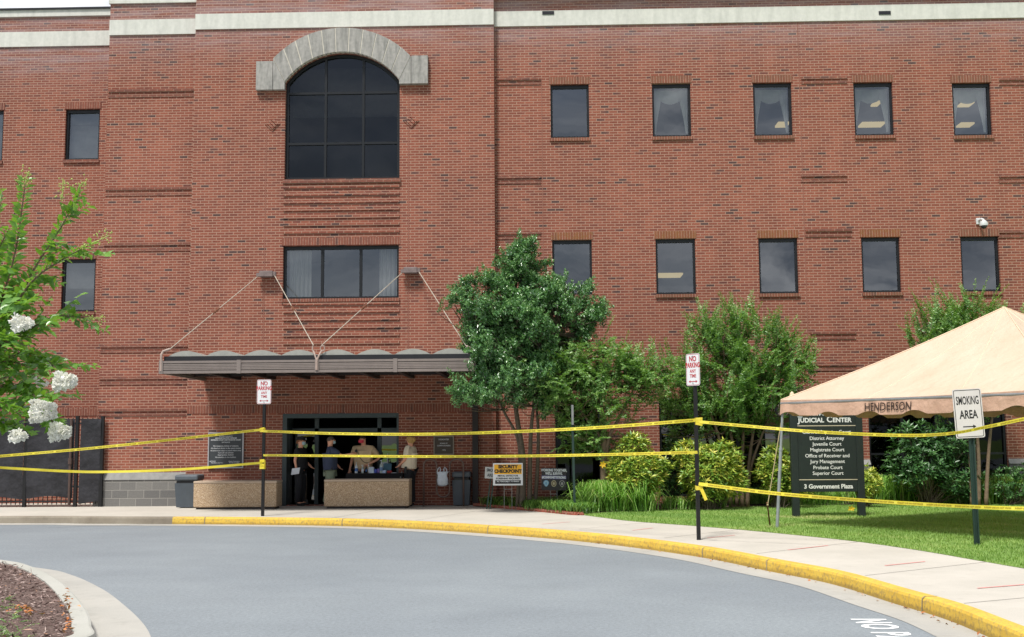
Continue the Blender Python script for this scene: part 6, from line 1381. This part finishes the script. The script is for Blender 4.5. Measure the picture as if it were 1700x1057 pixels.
    if mask is not None:
        m = MB(); vs = []; nu, nv = 9, 6
        for i in range(nu):
            for j in range(nv):
                a = R(-62 + 124 * i / (nu - 1)); z = -.004 - .08 * j / (nv - 1); bl = .018 * math.sin(math.pi * j / (nv - 1)) * math.cos(a); vs.append(HW(((.086 + bl) * math.sin(a), -(.1 + bl) * math.cos(a) - .004, z)))
        m.add(vs, [(i * nv + j, i * nv + j + 1, (i + 1) * nv + j + 1, (i + 1) * nv + j) for i in range(nu - 1) for j in range(nv - 1)]); m.build('face_mask', mask, P, smooth=True)
    # hair cap
    m = MB(); vs = []; nu, nv = 16, 7; hm, long_ = hair
    for i in range(nu):
        for j in range(nv):
            a = 2 * math.pi * i / nu; front = max(0, -math.cos(a)) ; t_ = j / (nv - 1); lo_ = (-.01 + .055 * front) if not long_ else (-.09 + .14 * front); z = .108 - (.108 - lo_) * t_; rr = math.sqrt(max(0, 1 - (max(0, z) / .112) ** 2)); vs.append(HW((.088 * math.sin(a) * max(.12, rr), .100 * math.cos(a) * max(.12, rr) + .006, z)))
    m.add(vs, [(i * nv + j, ((i + 1) % nu) * nv + j, ((i + 1) % nu) * nv + j + 1, i * nv + j + 1) for i in range(nu) for j in range(nv - 1)] + [tuple(i * nv for i in range(nu))]); m.build('hair', hm, P, smooth=True)
    # shirt
    g_ = .022
    sn = {}
    sn['b0'] = (W(Vector(jt['pel']) + Vector((0, 0, -.05))), (.192 * f * k, .162 * f * k)); sn['b1'] = (W(jt['sp']), (.196 * f * k, .168 * f * k)); sn['b2'] = (W(jt['ch']), (.215 * f * k, .165 * f * k)); sn['b3'] = (W(Vector(jt['nk']) - Vector((0, 0, .035))), (.095 * k, .09 * k))
    se = [('b0', 'b1'), ('b1', 'b2'), ('b2', 'b3')]
    for s in 'RL':
        a_, b_ = Vector(jt['sh' + s]), Vector(jt['el' + s]); sn['s0' + s] = (W(a_), .1 * k); sn['s1' + s] = (W(a_.lerp(b_, sleeve * .6)), .09 * k); sn['s2' + s] = (W(a_.lerp(b_, sleeve + .25)), .08 * k); se += [('b2', 's0' + s), ('s0' + s, 's1' + s), ('s1' + s, 's2' + s)]
    skin_obj(sn, se, 'b1', 'shirt', shirt, P)
    pn = {'p0': (W(Vector(jt['pel']) + Vector((0, 0, .02))), (.155 * f * k, .14 * f * k))}; pe = []
    for s in 'RL':
        for q, (n0, n1, t_, r_) in enumerate((('hp', 'kn', .1, .118 * f), ('hp', 'kn', .5, .108 * f), ('kn', 'an', 0, .095), ('kn', 'an', .55, .085), ('kn', 'an', 1.04, .074))): pn['%s%d' % (s, q)] = (W(Vector(jt[n0 + s]).lerp(Vector(jt[n1 + s]), t_)), r_ * k)
        pe += [('p0', s + '0')] + [(s + str(q), s + str(q + 1)) for q in range(4)]
    skin_obj(pn, pe, 'p0', 'trousers', pants, P)
    for s in 'RL':
        a_, b_ = Vector(jt['an' + s]), Vector(jt['to' + s]); skin_obj({'a': (W(a_ + Vector((0, .03, -.045))), (.042 * k, .042 * k)), 'b': (W(a_.lerp(b_, .5) + Vector((0, 0, -.015))), (.048 * k, .042 * k)), 'c': (W(b_ + Vector((0, -.04, .004))), (.042 * k, .03 * k))}, [('a', 'b'), ('b', 'c')], 'b', 'shoe', shoes, P)
    m = MB(); pc = Vector(jt['pel']) + Vector((0, 0, .0)); ring_ = []
    for z in (0, .04):
        for i in range(20): a = 2 * math.pi * i / 20; ring_.append(W(pc + Vector(((.155 * f + .01) * math.cos(a), (.135 * f + .01) * math.sin(a), z))))
    m.add(ring_, [(i, (i + 1) % 20, 20 + (i + 1) % 20, 20 + i) for i in range(20)]); m.build('belt', M_BLACK, P)
    return P, W, HW, k
NAVY = simple('navy_shirt', S(62, 70, 94), .85, 0, .12); BLK = simple('black_uniform', S(30, 30, 34), .85, 0, .15); OLV = simple('olive_trousers', S(134, 144, 122), .85, 0, .12)
TAN = simple('tan_shirt', S(222, 192, 154), .85, 0, .1); BEI = simple('beige_shirt', S(228, 214, 190), .85, 0, .08); BOOT = simple('black_boot', S(22, 22, 24), .4)
BMASK = simple('pale_blue_mask', S(186, 214, 222), .8); RMASK = simple('red_bandana', S(226, 70, 90), .8, 0, .3, 60)
HG = (simple('short_grey_hair', S(90, 80, 72), .9), False); HBk = (simple('brown_hair', S(70, 52, 40), .9), False); HBl = (simple('blonde_hair', S(190, 152, 92), .7, 0, .25, 40), True); HAub = (simple('auburn_hair', S(140, 92, 62), .8), False)
# officer in black with cap
P, W, HW, k = person('person in black uniform and cap with a pale face mask, holding a white paper', 499, -.15, 1.66, R(78), {'elR': (-.235, .06, 1.17), 'wrR': (-.24, .02, .98), 'elL': (.22, -.02, 1.16), 'wrL': (.15, -.2, 1.02)}, BLK, BLK, BOOT, HAub, BMASK, .92, .5, female=True)
m = MB(); m.lathe([(.098, 0), (.104, .02), (.118, .055), (.11, .075), (.02, .085)], 16, Matrix.Translation(HW((0, .0, .045)))); o_ = HW((0, 0, 0))
vs = [HW((.095 * math.sin(a), -.085 * math.cos(a) - .01, .05)) for a in np.linspace(-1.1, 1.1, 9)] + [HW((.11 * math.sin(a), -.16 * math.cos(a) - .005, .035)) for a in np.linspace(-1.1, 1.1, 9)]
m.add(vs, [(i, i + 1, 10 + i, 9 + i) for i in range(8)]); m.build('cap', BLK, P)
m = MB(); m.ball(HW((.0, -.115, .075)), .016, 8, 5); m.build('cap_badge', M_GALV, P)
m = MB(); m.ball(HW((0, .11, -.01)), .04, 9, 6, (.9, 1, 1.3)); m.build('hair_bun', HAub[0], P, smooth=True)
c = W((-.25, -.02, .86)); pp = MB(); pp.add([c + Vector(q) for q in ((-.12, -.05, .1), (.08, -.07, .12), (.05, -.06, -.03), (-.15, -.03, -.06))] + [c + Vector(q) + Vector((0, .004, 0)) for q in ((-.12, -.05, .1), (.08, -.07, .12), (.05, -.06, -.03), (-.15, -.03, -.06))], [(0, 1, 2, 3), (7, 6, 5, 4)])
tag(recenter(pp.build('paper', WP)), 'white folded paper held low by the person in black cap', 'paper')
# man in navy shirt
P, W, HW, k = person('person in navy shirt and olive trousers with a pale mask, reaching towards the tan shirt', 548, -.45, 1.68, R(100), {'shR': (-.2, -.02, 1.43), 'elR': (-.20, -.29, 1.27), 'wrR': (-.16, -.52, 1.31), 'elL': (.24, -.05, 1.16), 'wrL': (.2, -.2, 1.0), '_head': R(6), 'knR': (-.12, -.03, .5), 'anR': (-.13, .04, .09), 'knL': (.1, .03, .5), 'anL': (.1, .12, .09), 'toL': (.12, -.05, .035)}, NAVY, OLV, BOOT, HG, BMASK, 1.12, .6)
m = MB(); c = W((-.17, -.02, .97)); m.bbox(c.x - .045, c.x + .045, c.y - .03, c.y + .03, c.z - .13, c.z + .03, .012); m.build('holster', M_BLACK, P)
# officer in tan shirt
P, W, HW, k = person('person in tan uniform shirt and red face covering, hand on hip, behind the black table', 603, .1, 1.70, R(-12), {'shL': (.235, .0, 1.42), 'elL': (.40, .1, 1.17), 'wrL': (.2, -.12, 1.03), 'shR': (-.235, 0, 1.42), 'elR': (-.30, -.02, 1.14), 'wrR': (-.31, -.14, .90), '_head': R(-14), 'hd': (-.02, -.03, 1.65), 'ht': (-.02, -.015, 1.715)}, TAN, BLK, BOOT, HBk, RMASK, 1.3, .62)
m = MB(); m.tube(catmull([W((-.12, -.17, 1.42)), W((-.06, -.2, 1.3)), W((.0, -.21, 1.18)), W((.1, -.2, 1.08)), W((.2, -.15, 1.06))], 5), .007, 5); m.bbox(W((-.13, -.17, 1.36)).x - .025, W((-.13, -.17, 1.36)).x + .025, W((-.13, -.19, 1.36)).y - .02, W((-.13, -.19, 1.36)).y + .01, W((0, 0, 1.3)).z, W((0, 0, 1.4)).z, .006); m.build('radio_microphone', M_BLACK, P)
# blonde officer
P, W, HW, k = person('person with blonde hair in beige shirt and black trousers, facing left at the planter end', 681, -.5, 1.69, R(-108), {'elR': (-.23, -.02, 1.16), 'wrR': (-.16, -.17, 1.02), 'elL': (.24, -.04, 1.15), 'wrL': (.18, -.2, 1.03), '_head': R(5), 'anL': (.13, .1, .09), 'toL': (.15, -.07, .035)}, BEI, BLK, BOOT, HBl, None, 1.0, .58, female=True)
m = MB(); m.ball(HW((0, .1, .0)), .055, 10, 7, (1.0, .8, 1.15)); m.build('hair_bun', HBl[0], P, smooth=True)
m = MB(); c = W((.17, -.03, .93)); m.bbox(c.x - .04, c.x + .02, c.y - .06, c.y + .02, c.z - .12, c.z + .05, .012); m.build('belt_pouch', M_BLACK, P)
m = MB(); c = W((.13, -.17, .84)); m.ball(c, .022, 7, 5); m.ball(c + Vector((-.03, 0, -.12)), .02, 7, 5); m.build('key_ring', M_GALV, P)
